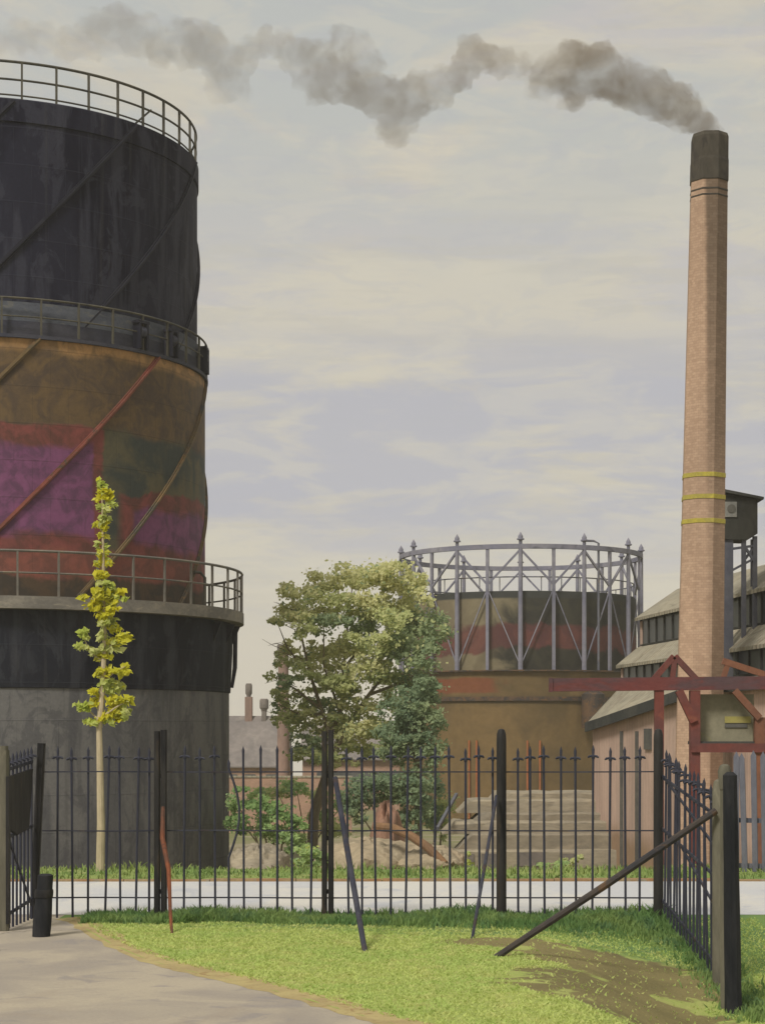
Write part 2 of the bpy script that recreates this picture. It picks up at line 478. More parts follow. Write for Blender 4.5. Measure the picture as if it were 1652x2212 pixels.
for key, xs in bars.items():
    for px in xs:
        x = X_at(px)
        rot = (rnd.gauss(0, .006), rnd.gauss(0, .009), rnd.uniform(-.4, .4))
        zt = zr(1612)
        if key == 'b':
            b = bar_mesh(zr(1640), .12).build('bar', 'iron', fr, True, True); b.location = (x - .02, 0, 0)
            b['label'] = 'bent iron bar bowed to the right'; continue
        kk = 's' if key == 's' else 'g'
        if kk not in protos:
            b = bar_mesh(zt).build('bar', 'iron', fr, True, True)
            if kk == 'g': finial_mesh(zr(1638)).build('finial', 'iron', b, True, True)
            b.location = (x, 0, 0); b.rotation_euler = rot; protos[kk] = b
        else:
            copy_to(protos[kk], fr, (x, 0, rnd.uniform(-.02, .015)), rot)
for px, kind in post_specs:
    x = X_at(px); zt = zr(1577)
    m = MB()
    if kind == 'pair':
        wd = .066 if px < 500 else .062
        for s_, dz in ((-1, -.015), (1, 0)):
            m.box((x + s_ * (wd / 2 + .005), Y_F - .05, (zt + dz) / 2 - .05), (wd, .085, zt + dz + .1), ch=.012)
        for z in (.3, .9, 1.6): m.box((x, Y_F - .05, z), (.03, .03, .05))
    else:
        m.lathe([(.057, -.12), (.055, zt - .12), (.052, zt - .05), (.036, zt), (.016, zt + .012)], 14, (x, Y_F - .06, 0))
    p = m.build('post', 'post_iron', fr, kind != 'pair')
# stays leaning against the railing
def stay(name, a, b, r, mat, label=None, parent=fr):
    m = MB(); a, b = Vector(a), Vector(b); c = (a + b) / 2 + Vector((0, 0, -.01))
    m.tube([a, a.lerp(c, .5), c, c.lerp(b, .5), b], [r, r, r * 1.05, r, r * .9], 8)
    o = m.build(name, mat, parent, True)
    if label: o['label'] = label
    return o
def gp(px, py):
    d = 15.0
    for _ in range(20):
        X = (px - 826) / 3000 * d; z = terrain(X, d * K); d = (EYE - z) * 3000 / (py - HZ)
    X = (px - 826) / 3000 * d; return Vector((X, d * K, terrain(X, d * K) - .04))
m = MB(); a = P(352, 1745, 15.5); b = gp(372, 2018); q = a.lerp(b, .5)
m.tube([a, a.lerp(b, .25) + Vector((-.03, 0, 0)), q + Vector((.015, 0, 0)), a.lerp(b, .8), b], [.022, .028, .025, .02, .016], 7)
o = m.build('stay', 'rust_paint', fr, True); o['label'] = 'short rust red stay'
stay('stay', P(724, 1682, 15.5), gp(790, 2058), .03, 'iron')
stay('stay', P(1072, 1720, 15.5), gp(1018, 2030), .018, 'iron', 'thin grey stay')

# side railing running towards the viewer on the right
d0, d1 = 15.55, 13.25
A0 = Vector((X_at(1428), d0 * K, 0)); A1 = Vector(((1556 - 826) / 3000 * d1, d1 * K, 0))
A1.z = terrain(A1.x, A1.y)
sr = thing('iron_railing', (A1.x, A1.y, A1.z), 'short iron railing running down towards the tall black post at right', 'railing')
def along(t): 
    p = A0.lerp(A1, t); p.z = terrain(p.x, p.y) * .85; return p
for h0, h1 in ((1.60, 1.545), (1.02, .95), (.22, .10)):
    m = MB(); pr = None
    for i in range(13):
        p = along(i / 12); p.z += h0 + (h1 - h0) * i / 12
        if pr is not None: m.bar(pr, p, .016, .034)
        pr = p
    m.build('rail', 'iron', sr)
NB = 17
sb = None
for i in range(NB):
    t = (i + .7) / NB; p = along(t)
    zt = 1.93 - .12 * t
    rot = (rnd.gauss(0, .006), rnd.gauss(0, .012), rnd.uniform(-.4, .4))
    if sb is None:
        sb = bar_mesh(zt).build('bar', 'iron', sr, True, True)
        fz = finial_mesh(zt - .13).build('finial', 'iron', sb, True, True)
        sb.location = p - A1; sb.rotation_euler = rot
    else:
        copy_to(sb, sr, p - A1 + Vector((0, 0, -.12 * t + rnd.uniform(-.03, .02))), rot)
m = MB(); pz = terrain(A1.x, A1.y)
topz = P(1552, 1688, d1).z
m.lathe([(.075, pz - .5), (.075, topz - .1), (.06, topz), (.03, topz + .02)], 12, (A1.x - .01, A1.y - .03, 0))
m.build('post', 'grey_wood', sr, True)['label'] = 'pale weathered end post'
stay('stay', P(1546, 1752, 13.15), gp(1058, 2068), .034, 'dark_brace', 'long dark brown sloping brace')
sr_brace = MB(); sr_brace.bar(along(.02) + Vector((0, .03, 1.62)), along(.98) + Vector((0, .03, 1.22)), .016, .03)
sr_brace.bar(along(.35) + Vector((0, .03, 1.0)), along(1.0) + Vector((0, .03, .62)), .016, .03)
sr_brace.build('brace', 'iron', sr)
# tall black post in front at right
dp = 12.5; Xp = (1580 - 826) / 3000 * dp; zb = terrain(Xp, dp * K)
pt = thing('timber_post', (Xp, dp * K, zb), 'tall black timber post standing at the end of the side railing', 'post')
m = MB(); zt = P(0, 1668, dp).z
segs = 9; prof = []
for i in range(segs + 1):
    t = i / segs; prof.append((.082 - .018 * t + .004 * mnoise.noise(Vector((t * 7, 0, 0))), zb - .3 + (zt - zb + .3 - .03) * t, -.035 * t))
prof.append((.03, zt, -.035))
m.lathe(prof, 10, (Xp + .02, dp * K, 0)); m.build('shaft', 'old_wood_dark', pt, True)
m = MB(); zc = P(0, 1652, dp + .15).z
m.lathe([(.05, zt - .16), (.062, zc - .06), (.045, zc - .01), (.02, zc + .006)], 10, (Xp - .04, dp * K + .13, 0))
m.tube([(Xp - .04, dp * K + .13, zb - .2), (Xp - .04, dp * K + .13, zt - .15)], .04, 8)
m.build('backing_stake', 'grey_wood', pt, True)

# gate on the left
gh = Vector((X_at(84), Y_F - .02, 0))
gt = thing('iron_gate', gh, 'open iron gate leaf with a dark sheet panel beside the bollard', 'gate')
ge = Vector(((24 - 826) / 3000 * 14.7, 14.7 * K, 0))
m = MB()
tp = P(90, 1606, 15.62); bt = P(72, 1982, 15.6)
m.bar(bt - Vector((0, 0, .06)), tp, .085, .09, up=(0, 1, 0), ch=.015); m.build('hinge_post', 'post_iron', gt)
def gpt(t, h): p = gh.lerp(ge, t); return Vector((p.x - .05, p.y, h))
m = MB()
for h in (1.72, 1.0, .18): m.bar(gpt(.06, h + .04), gpt(1, h - .03), .016, .035)
m.bar(gpt(1, .1), gpt(1, 1.83), .03, .03, up=(0, 1, 0)); m.bar(gpt(.95, .98), gpt(.1, .16), .016, .03)
m.build('frame', 'iron', gt)
g0 = None
for i in range(7):
    t = .1 + i * .135; p = gpt(t, 0)
    if g0 is None:
        g0 = bar_mesh(1.93).build('bar', 'iron', gt, True, True); finial_mesh(1.82).build('finial', 'iron', g0, True, True); g0.location = p - gh
    else: copy_to(g0, gt, p - gh + Vector((0, 0, -.012 * i)))
m = MB(); q = [gpt(.16, 1.68), gpt(.97, 1.62), gpt(.95, 1.05), gpt(.7, .98), gpt(.3, 1.04)]
n_ = Vector((.03, .03, 0))
m.add(q + [p + n_ for p in q], [(0, 1, 2, 3, 4), (9, 8, 7, 6, 5)] + [(i, (i + 1) % 5, 5 + (i + 1) % 5, 5 + i) for i in range(5)])
m.build('sheet_panel', 'post_iron', gt)
lp = thing('gate_post', P(8, 1980, 14.6).xy.to_3d(), 'grey weathered post at the far left edge beside the gate', 'post')
m = MB(); x, y = lp.location.x, lp.location.y
m.box((x, y, .9), (.11, .1, 2.0), ch=.02); m.box((x, y, 1.92), (.09, .08, .05), ch=.02); m.build('shaft', 'grey_wood', lp)
m = MB(); m.box((x + .05, y - .01, .85), (.03, .11, 1.55)); m.build('iron_strap', 'post_iron', lp)
bd = 14.2; bx = (88 - 826) / 3000 * bd
bl = thing('bollard', (bx, bd * K, 0), 'short stout black bollard leaning on the path by the gate', 'bollard')
m = MB(); prof = []
for i in range(10):
    t = i / 9; prof.append((.088 + .008 * math.sin(t * 5), -.06 + .66 * t, .048 * t))
prof += [(.08, .625, .049), (.05, .64, .05)]
m.lathe(prof, 12, (bx, bd * K, 0)); m.build('shaft', 'old_wood_dark', bl, True)
m = MB(); m.lathe([(.094, .40, .03), (.096, .42, .032), (.096, .46, .035), (.092, .48, .036)], 12, (bx, bd * K, 0)); m.build('iron_band', 'post_iron', bl, True)

# paling fence seen at the far right beyond the road
pf_d = 20.6
pf = thing('paling_fence', TP(1680, pf_d), 'grey paling fence beyond the road at the right edge', 'fence')
m0 = None
for i, px in enumerate((1590, 1609, 1631, 1652, 1674, 1697, 1720, 1745)):
    p = P(px, 1900, pf_d); h = P(0, 1638 + rnd.uniform(-6, 8), pf_d).z
    if m0 is None:
        mm = MB(); mm.box((0, 0, .86), (.085, .03, 1.72), ch=.01); mm.add([(-.04, -.012, 1.72), (.04, -.012, 1.72), (.04, .012, 1.72), (-.04, .012, 1.72), (0, -.01, 1.8), (0, .01, 1.8)], [(0, 1, 4), (1, 2, 5, 4), (2, 3, 5), (3, 0, 4, 5)])
        m0 = mm.build('pale', 'iron_light', pf, False, True); m0.location = Vector((p.x, p.y, 0)) - pf.location
    else: copy_to(m0, pf, Vector((p.x, p.y, rnd.uniform(-.03, .03))) - pf.location, (0, rnd.gauss(0, .015), 0))
for py in (1772, 1870):
    m = MB(); m.bar(P(1580, py, pf_d + .05), P(1755, py + 4, pf_d + .05), .04, .07); m.build('rail', 'iron_light', pf)

# ------------------------------------------------------------------ the big gasholder (left)
ax_d = 48.0
AX = Vector(((-10 - 826) / 3000 * ax_d, ax_d * K, 0)); DIST = AX.length
phi = math.atan2(-AX.x, AX.y)
def edge_R(px):
    ang = math.atan((px - 826) / F); return DIST * math.sin(ang + phi)
def front_z(py, Rr):
    y = (DIST - Rr) * math.cos(phi); return EYE + (HZ - py) / F * y
R1, R2, R3, RG2, RG3 = edge_R(426), edge_R(443), edge_R(495), edge_R(447), edge_R(523)
z_top = front_z(207, R1); z_r1 = front_z(128, R1)
z_g2 = front_z(722, RG2); z_r2 = front_z(640, RG2)
z_g3 = front_z(1312, RG3); z_r3 = front_z(1188, RG3)
z_base = front_z(1884, R3); z_split = front_z(1486, R3)

def cyl_nodes(t):
    sep = t.new('ShaderNodeSeparateXYZ'); t.l.new(t.obj, sep.inputs[0])
    th = t.math('ARCTAN2', sep.outputs[0], t.math('MULTIPLY', sep.outputs[1], -1.0))
    th = t.math('MULTIPLY', th, 180 / math.pi)
    return th, sep.outputs[2]
def grain(t, col, vec, scale, amp):
    g = t.noise(vec, scale, 4, .7)
    g = t.math('ADD', t.math('MULTIPLY', t.math('SUBTRACT', g, .5), amp * 2), 1.0)
    cc = t.new('ShaderNodeCombineColor'); [t.l.new(g, cc.inputs[i]) for i in range(3)]
    return t.mix(1.0, col, cc.outputs[0], 'MULTIPLY')
def plates(t, th, z, Rr, pw=9.0, ph=1.15, strength=.25):
    """riveted sheet seams as bump"""
    row = t.math('FLOOR', t.math('DIVIDE', z, ph))
    u = t.math('FRACT', t.math('ADD', t.math('DIVIDE', th, pw), t.math('MULTIPLY', row, .5)))
    w = t.math('FRACT', t.math('DIVIDE', z, ph))
    e1 = t.step(t.math('ABSOLUTE', t.math('SUBTRACT', u, .5)), .485, .497)
    e2 = t.step(t.math('ABSOLUTE', t.math('SUBTRACT', w, .5)), .475, .49)
    e = t.math('MAXIMUM', e1, e2)
    set_bump(t, t.math('ADD', e, t.math('MULTIPLY', t.noise(t.obj, 1.3, 3), .8)), strength, .03)
    return e
def black_sheet(name, a, b, c, Rr, zb=None):
    t = base_mat(name, .7, .1); th, z = cyl_nodes(t)
    v = t.scaled(t.obj, (1, 1, .35))
    n1 = t.noise(v, .45, 5, .6, .8); n2 = t.noise(t.scaled(t.obj, (1, 1, .12)), 1.6, 4, .6)
    col = t.mix(t.step(n1, .42, .58), a, b)
    n3 = t.noise(t.scaled(t.obj, (1, 1, .6)), .9, 5, .65, 1.4)
    col = t.mix(t.math('MULTIPLY', t.step(n3, .52, .6), .6), col, c)
    col = t.mix(t.math('MULTIPLY', t.step(n2, .50, .62), .7), col, c)
    n4 = t.noise(t.scaled(t.obj, (1.6, 1.6, .05)), 1.3, 4, .6)
    col = t.mix(t.math('MULTIPLY', t.step(n4, .56, .66), .3), col, S(78, 76, 76, .8))
    col = grain(t, col, t.obj, 9, .3)
    e = plates(t, th, z, Rr)
    col = t.mix(t.math('MULTIPLY', e, .25), col, c)
    t.put(t.bsdf.inputs['Base Color'], col)
    return t.mat
black_sheet('upper_sheet', S(20, 21, 40, .8), S(36, 37, 54, .8), S(60, 61, 74, .85), R1)
black_sheet('tank_black', S(20, 23, 36, .8), S(36, 39, 50, .8), S(62, 64, 72, .8), R3)
black_sheet('tank_grey', S(84, 84, 86, 1.2), S(98, 97, 97, 1.2), S(70, 70, 74, 1.2), R3)

def lift_material():
    t = base_mat('middle_sheet', .7, .25); th, z = cyl_nodes(t)
    nz = t.noise(t.obj, .55, 4, .6, .5); nf = t.noise(t.obj, 1.4, 4, .6, .8)
    wob = t.math('MULTIPLY', t.math('SUBTRACT', nz, .5), 1.0)
    wobt = t.math('MULTIPLY', t.math('SUBTRACT', nf, .5), 2.6)
    zz = t.math('ADD', z, wob); tt = t.math('ADD', th, wobt)
    zA, zB, zC, zD = (front_z(q_, R2) - z_base for q_ in (768, 912, 1188, 1246))
    brown = t.mix(t.step(nf, .35, .65), S(94, 76, 52, 1.15), S(72, 60, 50, 1.15))
    orange = t.mix(t.step(nf, .4, .6), S(156, 120, 78, 1.15), S(122, 96, 64, 1.15))
    olive = t.mix(t.step(nz, .4, .6), S(86, 80, 60, 1.1), S(56, 61, 57, 1.1))
    purple = t.mix(t.step(nf, .38, .62), S(98, 58, 90, 1.55), S(80, 50, 76, 1.4))
    maroon = t.mix(t.step(nf, .35, .65), S(114, 62, 58, 1.2), S(88, 54, 48, 1.1))
    dark = t.mix(t.step(nf, .4, .6), S(62, 50, 38, 1.6), S(48, 42, 36, 1.6))
    col = t.mix(t.step(zz, zA + .1, zA + .45), brown, orange)
    # left panel of old red-lead paint
    inL = t.math('MULTIPLY', t.step(tt, 28, 26.8), t.step(zz, zB + .1, zB - .1))
    col = t.mix(t.step(zz, zB + .15, zB - .1), col, olive)
    col = t.mix(inL, col, maroon)
    pin = t.math('MULTIPLY', t.step(tt, 25.2, 24.2), t.math('MULTIPLY', t.step(zz, zB - .45, zB - .75), t.step(zz, zC + .35, zC + .7)))
    col = t.mix(t.math('MULTIPLY', pin, .9), col, purple)
    # right panel lower down
    zR = t.math('SUBTRACT', zB - 2.05, t.math('MULTIPLY', t.math('SUBTRACT', th, 30), -.006))
    inR = t.math('MULTIPLY', t.step(tt, 31, 34), t.step(zz, t.math('ADD', zR, .15), zR))
    col = t.mix(inR, col, maroon)
    pr = t.math('MULTIPLY', t.step(tt, 36, 38), t.math('MULTIPLY', t.step(zz, t.math('SUBTRACT', zR, .3), t.math('SUBTRACT', zR, .6)), t.step(zz, zC + .2, zC + .6)))
    pr = t.math('MULTIPLY', pr, t.step(tt, 88, 78))
    col = t.mix(t.math('MULTIPLY', pr, .85), col, purple)
    col = t.mix(t.step(zz, zC + .2, zC - .1), col, t.mix(t.step(nf, .4, .6), S(118, 70, 60, 1.2), S(98, 62, 54, 1.2)))
    col = t.mix(t.step(zz, zD + .15, zD - .05), col, dark)
    col = grain(t, col, t.obj, 7, .25)
    e = plates(t, th, z, R2, strength=.2)
    col = t.mix(t.math('MULTIPLY', e, .2), col, S(50, 40, 36))
    t.put(t.bsdf.inputs['Base Color'], col)
lift_material()
mottle('deck_grey', S(150, 144, 134, .8), S(124, 120, 114, .8), S(164, 156, 140, .8), .8, (1, 1, 2), .85, .2)
mottle('screen_grey', S(98, 102, 112, .85), S(80, 84, 96, .85), S(112, 112, 110, .85), .8, (1, 1, 2), .8, .2)
mottle('screen_dark', S(62, 64, 78, .85), S(74, 74, 84, .85), None, .8, (1, 1, 2), .8, .2)
mottle('rail_pale', S(118, 112, 102), S(98, 96, 92), S(132, 122, 104), .8, (1, 1, 1), .7, .1)
mottle('rail_olive', S(74, 72, 66), S(92, 88, 76), S(60, 62, 66), .8, (1, 1, 1), .7, .1)
mottle('guide_brown', S(112, 94, 66), S(76, 76, 72), S(128, 100, 70), .9, (1, 1, 1), .7, .1)
mottle('guide_red', S(136, 80, 70), S(112, 72, 60), S(84, 76, 66), .9, (1, 1, 1), .7, .1)
mottle('guide_black', S(28, 29, 42), S(42, 42, 52), None, .9, (1, 1, 1), .6, .1)

gas = thing('gasholder', (AX.x, AX.y, z_base), 'huge dark gasholder of three telescoping drums with galleries and spiral guides', 'gasholder', None, phi)
def loc(z): return z - z_base
def cpt(th, r, z): a = R(th); return Vector((r * math.sin(a), -r * math.cos(a), loc(z)))
m = MB()
m.lathe([(R1, loc(z_g2 - .3)), (R1, loc(z_top - .75)), (R1 + .05, loc(z_top - .74)), (R1 + .05, loc(z_top - .06)), (R1 - .05, loc(z_top)), (R1 * .6, loc(z_top + .25)), (.4, loc(z_top + .4))], 128)
m.build('upper_drum', 'upper_sheet', gas, True, True)
m = MB(); m.lathe([(R2, loc(z_g3 - .2)), (R2, loc(z_g2 - .02)), (R1 - .1, loc(z_g2 - .02))], 128, cap=False); m.build('middle_drum', 'middle_sheet', gas, True, True)
m = MB(); m.lathe([(R3, -.4), (R3, loc(z_split))], 128, cap=False); m.build('tank_base', 'tank_grey', gas, True, True)
m = MB(); m.lathe([(R3 + .004, loc(z_split)), (R3 + .05, loc(z_split) + .02), (R3 + .12, loc(z_g3) - 1.0), (R3 + .12, loc(z_g3) - .03), (R2 - .1, loc(z_g3) - .03)], 128, cap=False); m.build('tank_wall', 'tank_black', gas, True, True)
# galleries
m = MB(); m.ring(R2 + .004, RG2 + .04, loc(z_g2 - .06), loc(z_g2 + .05), 128); m.build('gallery_deck', 'screen_dark', gas, False, True)
m = MB(); m.ring(R2 + .01, RG3 - .03, loc(z_g3 - .02), loc(z_g3 + .10), 128); m.ring(RG3 - .028, RG3 + .06, loc(z_g3 - .02), loc(z_g3 + .36), 128); m.build('gallery_deck', 'deck_grey', gas, False, True)
def circ(r, z, n=144): return [(r * math.cos(2 * math.pi * k / n), r * math.sin(2 * math.pi * k / n), loc(z)) for k in range(n)]
def railing(rr, z0, z1, fr_list, mat, spacing, th0=-48, th1=132, rad=.035, postrad=.033, postz=None, last=None):
    m = MB(); h = z1 - z0
    for f_, q in fr_list: m.tube(circ(rr, z0 + h * f_), rad * q, 6, True)
    rl = m.build('gallery_railing', mat, gas, True, True)
    n = int((th1 - th0) / spacing); p0 = None
    for i in range(n + 1):
        th = th0 + i * spacing
        if p0 is None:
            mm = MB(); mm.box((0, 0, h / 2 - .02), (postrad * 1.7, postrad * 2.2, h + .04)); p0 = mm.build('post', mat, rl, False, True)
            p0.location = cpt(th, rr, z0); p0.rotation_euler = (0, 0, R(th))
        else: copy_to(p0, rl, cpt(th, rr, z0), (0, 0, R(th)))
    return rl
railing(R1 - .04, z_top - .02, z_r1, [(1, 1.25), (.52, 1), (.1, .8)], 'rail_olive', 9.0, -47.3)
railing(RG2, z_g2 + .04, z_r2, [(1, 1.2), (.5, .8)], 'rail_olive', 9.5, -46, rad=.03)
railing(RG3, z_g3 + .40, z_r3, [(1, 1.3), (.5, .9)], 'rail_pale', 8.4, -46, rad=.035)
m = MB(); m.ring(R1 + .07, R1 + .1, loc(z_g2 + .52), loc(z_r2 - .06), 128); m.build('gallery_screen', 'screen_grey', gas, False, True)
m = MB(); m.ring(R1 + .06, R1 + .12, loc(z_g2 + .05), loc(z_g2 + .515), 128); m.build('gallery_screen', 'screen_dark', gas, False, True)
# handrail brace on top
m = MB(); m.bar(cpt(40, R1 - .04, z_top), cpt(46, R1 - .04, z_top + (z_r1 - z_top) * .55), .05, .05); m.build('railing_brace', 'rail_olive', gas, False, True)
# spiral guide rails
def helix(th0, z0, z1, rr, mat, pitch=7.55, r=.055):
    m = MB(); pts = []
    n = 22
    for i in range(n + 1):
        z = z0 + (z1 - z0) * i / n; pts.append(cpt(th0 + (z - z0) * pitch, rr, z))
    for a, b in zip(pts, pts[1:]):
        up = Vector((a.x, a.y, 0)).normalized()
        m.bar(a, b + (b - a) * .02, .15, .05, up=up)
        m.bar(a + up * .04, b + up * .04 + (b - a) * .02, .05, .07, up=up)
    return m.build('guide_rail', mat, gas, False, True)
for k in range(-3, 4):
    helix(k * 35 - 14.5, z_g3 + .45, z_g2 - .05, R2 + .03, 'guide_red' if k in (0,) else 'guide_brown')
for k in range(-2, 4):
    helix(k * 35 - 15, z_g2 + .1, z_top - .1, R1 + .03, 'guide_black')
# roller carriages on the middle gallery
def carriage(th):
    m = MB()
    c = cpt(th, (R1 + RG2) / 2 + .1, z_g2 + .06); Mz = Matrix.Rotation(R(th), 3, 'Z')
    for s_ in (-1, 1):
        m.box(c + Mz @ Vector((s_ * .16, -.05, .42)), (.07, .34, .84), Mz)
    m.box(c + Mz @ Vector((0, -.05, .86)), (.5, .3, .09), Mz)
    o = m.build('roller_carriage', 'guide_black', gas, False, True)
    w = MB(); pts = []
    w.tube([c + Mz @ Vector((-.11, -.04, .55)), c + Mz @ Vector((.11, -.04, .55))], .2, 14); w.build('roller', 'iron', o, True, True)
for th in (-22, 39, 51, 74): carriage(th)
# stand pipe and brackets at the right of the tank
m = MB(); p = cpt(84, R3 + .2, z_g3)
m.tube([cpt(84, R3 + .22, z_g3 - .1), cpt(84, R3 + .2, z_g3 - 1.5), cpt(84, R3 + .1, z_split + .2)], [.08, .08, .05], 8)
m.build('stand_pipe', 'guide_black', gas, True, True)
for th in (60, 70, 79, 89, 98):
    m = MB()
    m.add([cpt(th, R3 + .12, z_g3 - .1), cpt(th, RG3 - .05, z_g3 - .1), cpt(th, R3 + .12, z_g3 - .75), cpt(th + .6, R3 + .12, z_g3 - .1), cpt(th + .6, RG3 - .05, z_g3 - .1), cpt(th + .6, R3 + .12, z_g3 - .75)],
          [(0, 1, 2), (5, 4, 3), (0, 3, 4, 1), (1, 4, 5, 2), (2, 5, 3, 0)])
    m.build('gallery_bracket', 'guide_black', gas, False, True)
# rolled gooseneck handle at the gallery right end
m = MB(); q = [cpt(66, R2 + .35, z_g3 + .42), cpt(66, R2 + .35, z_g3 + 1.45), cpt(66, R2 + .2, z_g3 + 1.62), cpt(63, R2 + .12, z_g3 + 1.62)]
m.tube(q, .05, 8); m.build('vent_pipe', 'rail_olive', gas, True, True)

# ------------------------------------------------------------------ the framed gasholder far off
h_d = 100.0
HX = Vector(((1124 - 826) / 3000 * h_d, h_d * K, 0)); HD = HX.length; hphi = math.atan2(-HX.x, HX.y)
def hR(px): return HD * math.sin(math.atan((px - 826) / F) + hphi)
def hz(py, Rr): return EYE + (HZ - py) / F * (HD - Rr) * math.cos(hphi)
HRf, HRb, HRt = hR(1385), hR(1374), hR(1388)
hbase = terrain(HX.x, HX.y - 8) - .2
zt_ = hz(1448, HRt); zbt = hz(1276, HRb); zrl = hz(1180, HRf); zfin = hz(1153, HRf)
mottle('frame_blue', S(112, 112, 128, 1), S(132, 130, 140, 1), S(96, 96, 108, .9), .3, (1, 1, 1), .7, .1)
def bell_material():
    t = base_mat('bell_sheet', .8, .2); th, z = cyl_nodes(t)
    n1 = t.noise(t.obj, .22, 4, .6, .8); n2 = t.noise(t.obj, .5, 4, .6, 1.0)
    L = lambda py: hz(py, HRb) - hbase
    zz = t.math('ADD', z, t.math('MULTIPLY', t.math('SUBTRACT', n1, .5), 2.6))
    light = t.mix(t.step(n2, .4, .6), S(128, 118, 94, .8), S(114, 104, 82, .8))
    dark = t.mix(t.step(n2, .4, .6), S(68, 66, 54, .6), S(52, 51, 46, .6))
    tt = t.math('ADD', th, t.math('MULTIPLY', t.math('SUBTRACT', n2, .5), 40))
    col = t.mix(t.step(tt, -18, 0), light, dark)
    col = t.mix(t.step(z, L(1294), L(1289)), col, S(58, 60, 58, .7))
    mar = t.math('MULTIPLY', t.step(zz, L(1412), L(1404)), t.step(zz, L(1352), L(1362)))
    col = t.mix(t.math('MULTIPLY', mar, .9), col, t.mix(t.step(n2, .4, .6), S(104, 60, 56, .85), S(86, 50, 50, .85)))
    col = grain(t, col, t.obj, 2.2, .2)
    t.put(t.bsdf.inputs['Base Color'], col); plates(t, th, z, HRb, 12, 1.4, .15)
bell_material()
def tank2_material():
    t = base_mat('ochre_sheet', .85, .15); th, z = cyl_nodes(t)
    n1 = t.noise(t.scaled(t.obj, (1, 1, .6)), .25, 5, .6, .8); n2 = t.noise(t.obj, .6, 4, .6, 1.0)
    L = lambda py: hz(py, HRt) - hbase
    col = t.mix(t.step(n1, .36, .64), S(126, 104, 70, .85), S(102, 86, 60, .85))
    zz = t.math('ADD', z, t.math('MULTIPLY', t.math('SUBTRACT', n2, .5), .5))
    rd = t.math('MULTIPLY', t.math('MULTIPLY', t.step(zz, L(1500), L(1494)), t.step(zz, L(1462), L(1468))), t.step(t.math('ADD', th, t.math('MULTIPLY', t.math('SUBTRACT', n2, .5), 20)), -6, -16))
    col = t.mix(t.math('MULTIPLY', rd, .85), col, S(126, 74, 52, .85))
    dk = t.math('MULTIPLY', t.step(zz, L(1526), L(1518)), t.step(zz, L(1500), L(1506)))
    col = t.mix(t.math('MULTIPLY', dk, .75), col, S(96, 82, 58, .85))
    col = grain(t, col, t.obj, 2.5, .25)
    t.put(t.bsdf.inputs['Base Color'], col); plates(t, th, z, HRt, 12, 1.4, .15)
tank2_material()
mottle('pipe_orange', S(166, 100, 62), S(146, 94, 62), None, .6, (1, 1, 1), .8, .1)
g2 = thing('gasholder', (HX.x, HX.y, hbase), 'distant brown gasholder ringed by blue grey columns, rail and diagonal braces', 'gasholder', None, hphi)
def hpt(th, r, z): a = R(th); return Vector((r * math.sin(a), -r * math.cos(a), z - hbase))
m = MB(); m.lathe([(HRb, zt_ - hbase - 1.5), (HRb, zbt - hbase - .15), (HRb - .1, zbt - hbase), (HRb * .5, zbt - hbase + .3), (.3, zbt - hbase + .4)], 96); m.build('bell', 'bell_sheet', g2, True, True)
m = MB(); m.lathe([(HRt, -.5), (HRt, zt_ - hbase), (HRb - .05, zt_ - hbase)], 96, cap=False); m.build('tank', 'ochre_sheet', g2, True, True)
m = MB(); m.ring(HRt + .003, HRt + .3, zt_ - hbase - .06, zt_ - hbase + .03, 96); m.build('gallery_deck', 'brown_iron', g2, False, True)
m = MB(); m.ring(HRt + .003, HRt + .15, hz(1514, HRt) - hbase, hz(1505, HRt) - hbase, 96); m.build('stiffening_ring', 'brown_iron', g2, False, True)
# frame
fm = MB()
n = 96; rr = HRf
fm.ring(rr - .12, rr + .12, zrl - hbase - .16, zrl - hbase + .16, 96); fm.build('ring_girder', 'frame_blue', g2, False, True)
tallp = shortp = None
for k in range(24):
    th = k * 15
    if k % 2 == 0:
        if tallp is None:
            mm = MB(); h = zrl - zt_
            mm.lathe([(.17, -.1), (.14, h), (.12, h + .02)], 8)
            tallp = mm.build('column', 'frame_blue', g2, True, True)
            f = MB(); hf = zfin - zt_
            f.lathe([(.12, h + .14), (.12, h + .4), (.25, h + .44), (.25, h + .52), (.12, h + .58), (.16, hf - .3), (.17, hf - .16), (.08, hf), (.02, hf + .12)], 8)
            f.build('finial', 'frame_blue', tallp, True, True)
            tallp.location = hpt(th, rr, zt_); tallp.rotation_euler = (0, 0, R(th))
        else: copy_to(tallp, g2, hpt(th, rr, zt_), (0, 0, R(th)))
    else:
        if shortp is None:
            mm = MB(); h = zrl - zt_
            mm.box((0, 0, h / 2 - .05), (.21, .16, h - .1)); shortp = mm.build('column', 'frame_blue', g2, False, True)
            shortp.location = hpt(th, rr, zt_); shortp.rotation_euler = (0, 0, R(th))
        else: copy_to(shortp, g2, hpt(th, rr, zt_), (0, 0, R(th)))
zmid = hz(1262, HRf)
for k in range(24):
    th = k * 15
    a, b = (th, th + 15) if k % 2 == 0 else (th + 15, th)
    m = MB(); m.bar(hpt(a, rr, zrl - .2), hpt(b, rr, zmid), .13, .13); m.build('brace', 'frame_blue', g2, False, True)
    m = MB(); m.bar(hpt(a, rr, zt_ + .3), hpt(b, rr, zmid - .25), .07, .07); m.build('brace', 'frame_blue', g2, False, True)
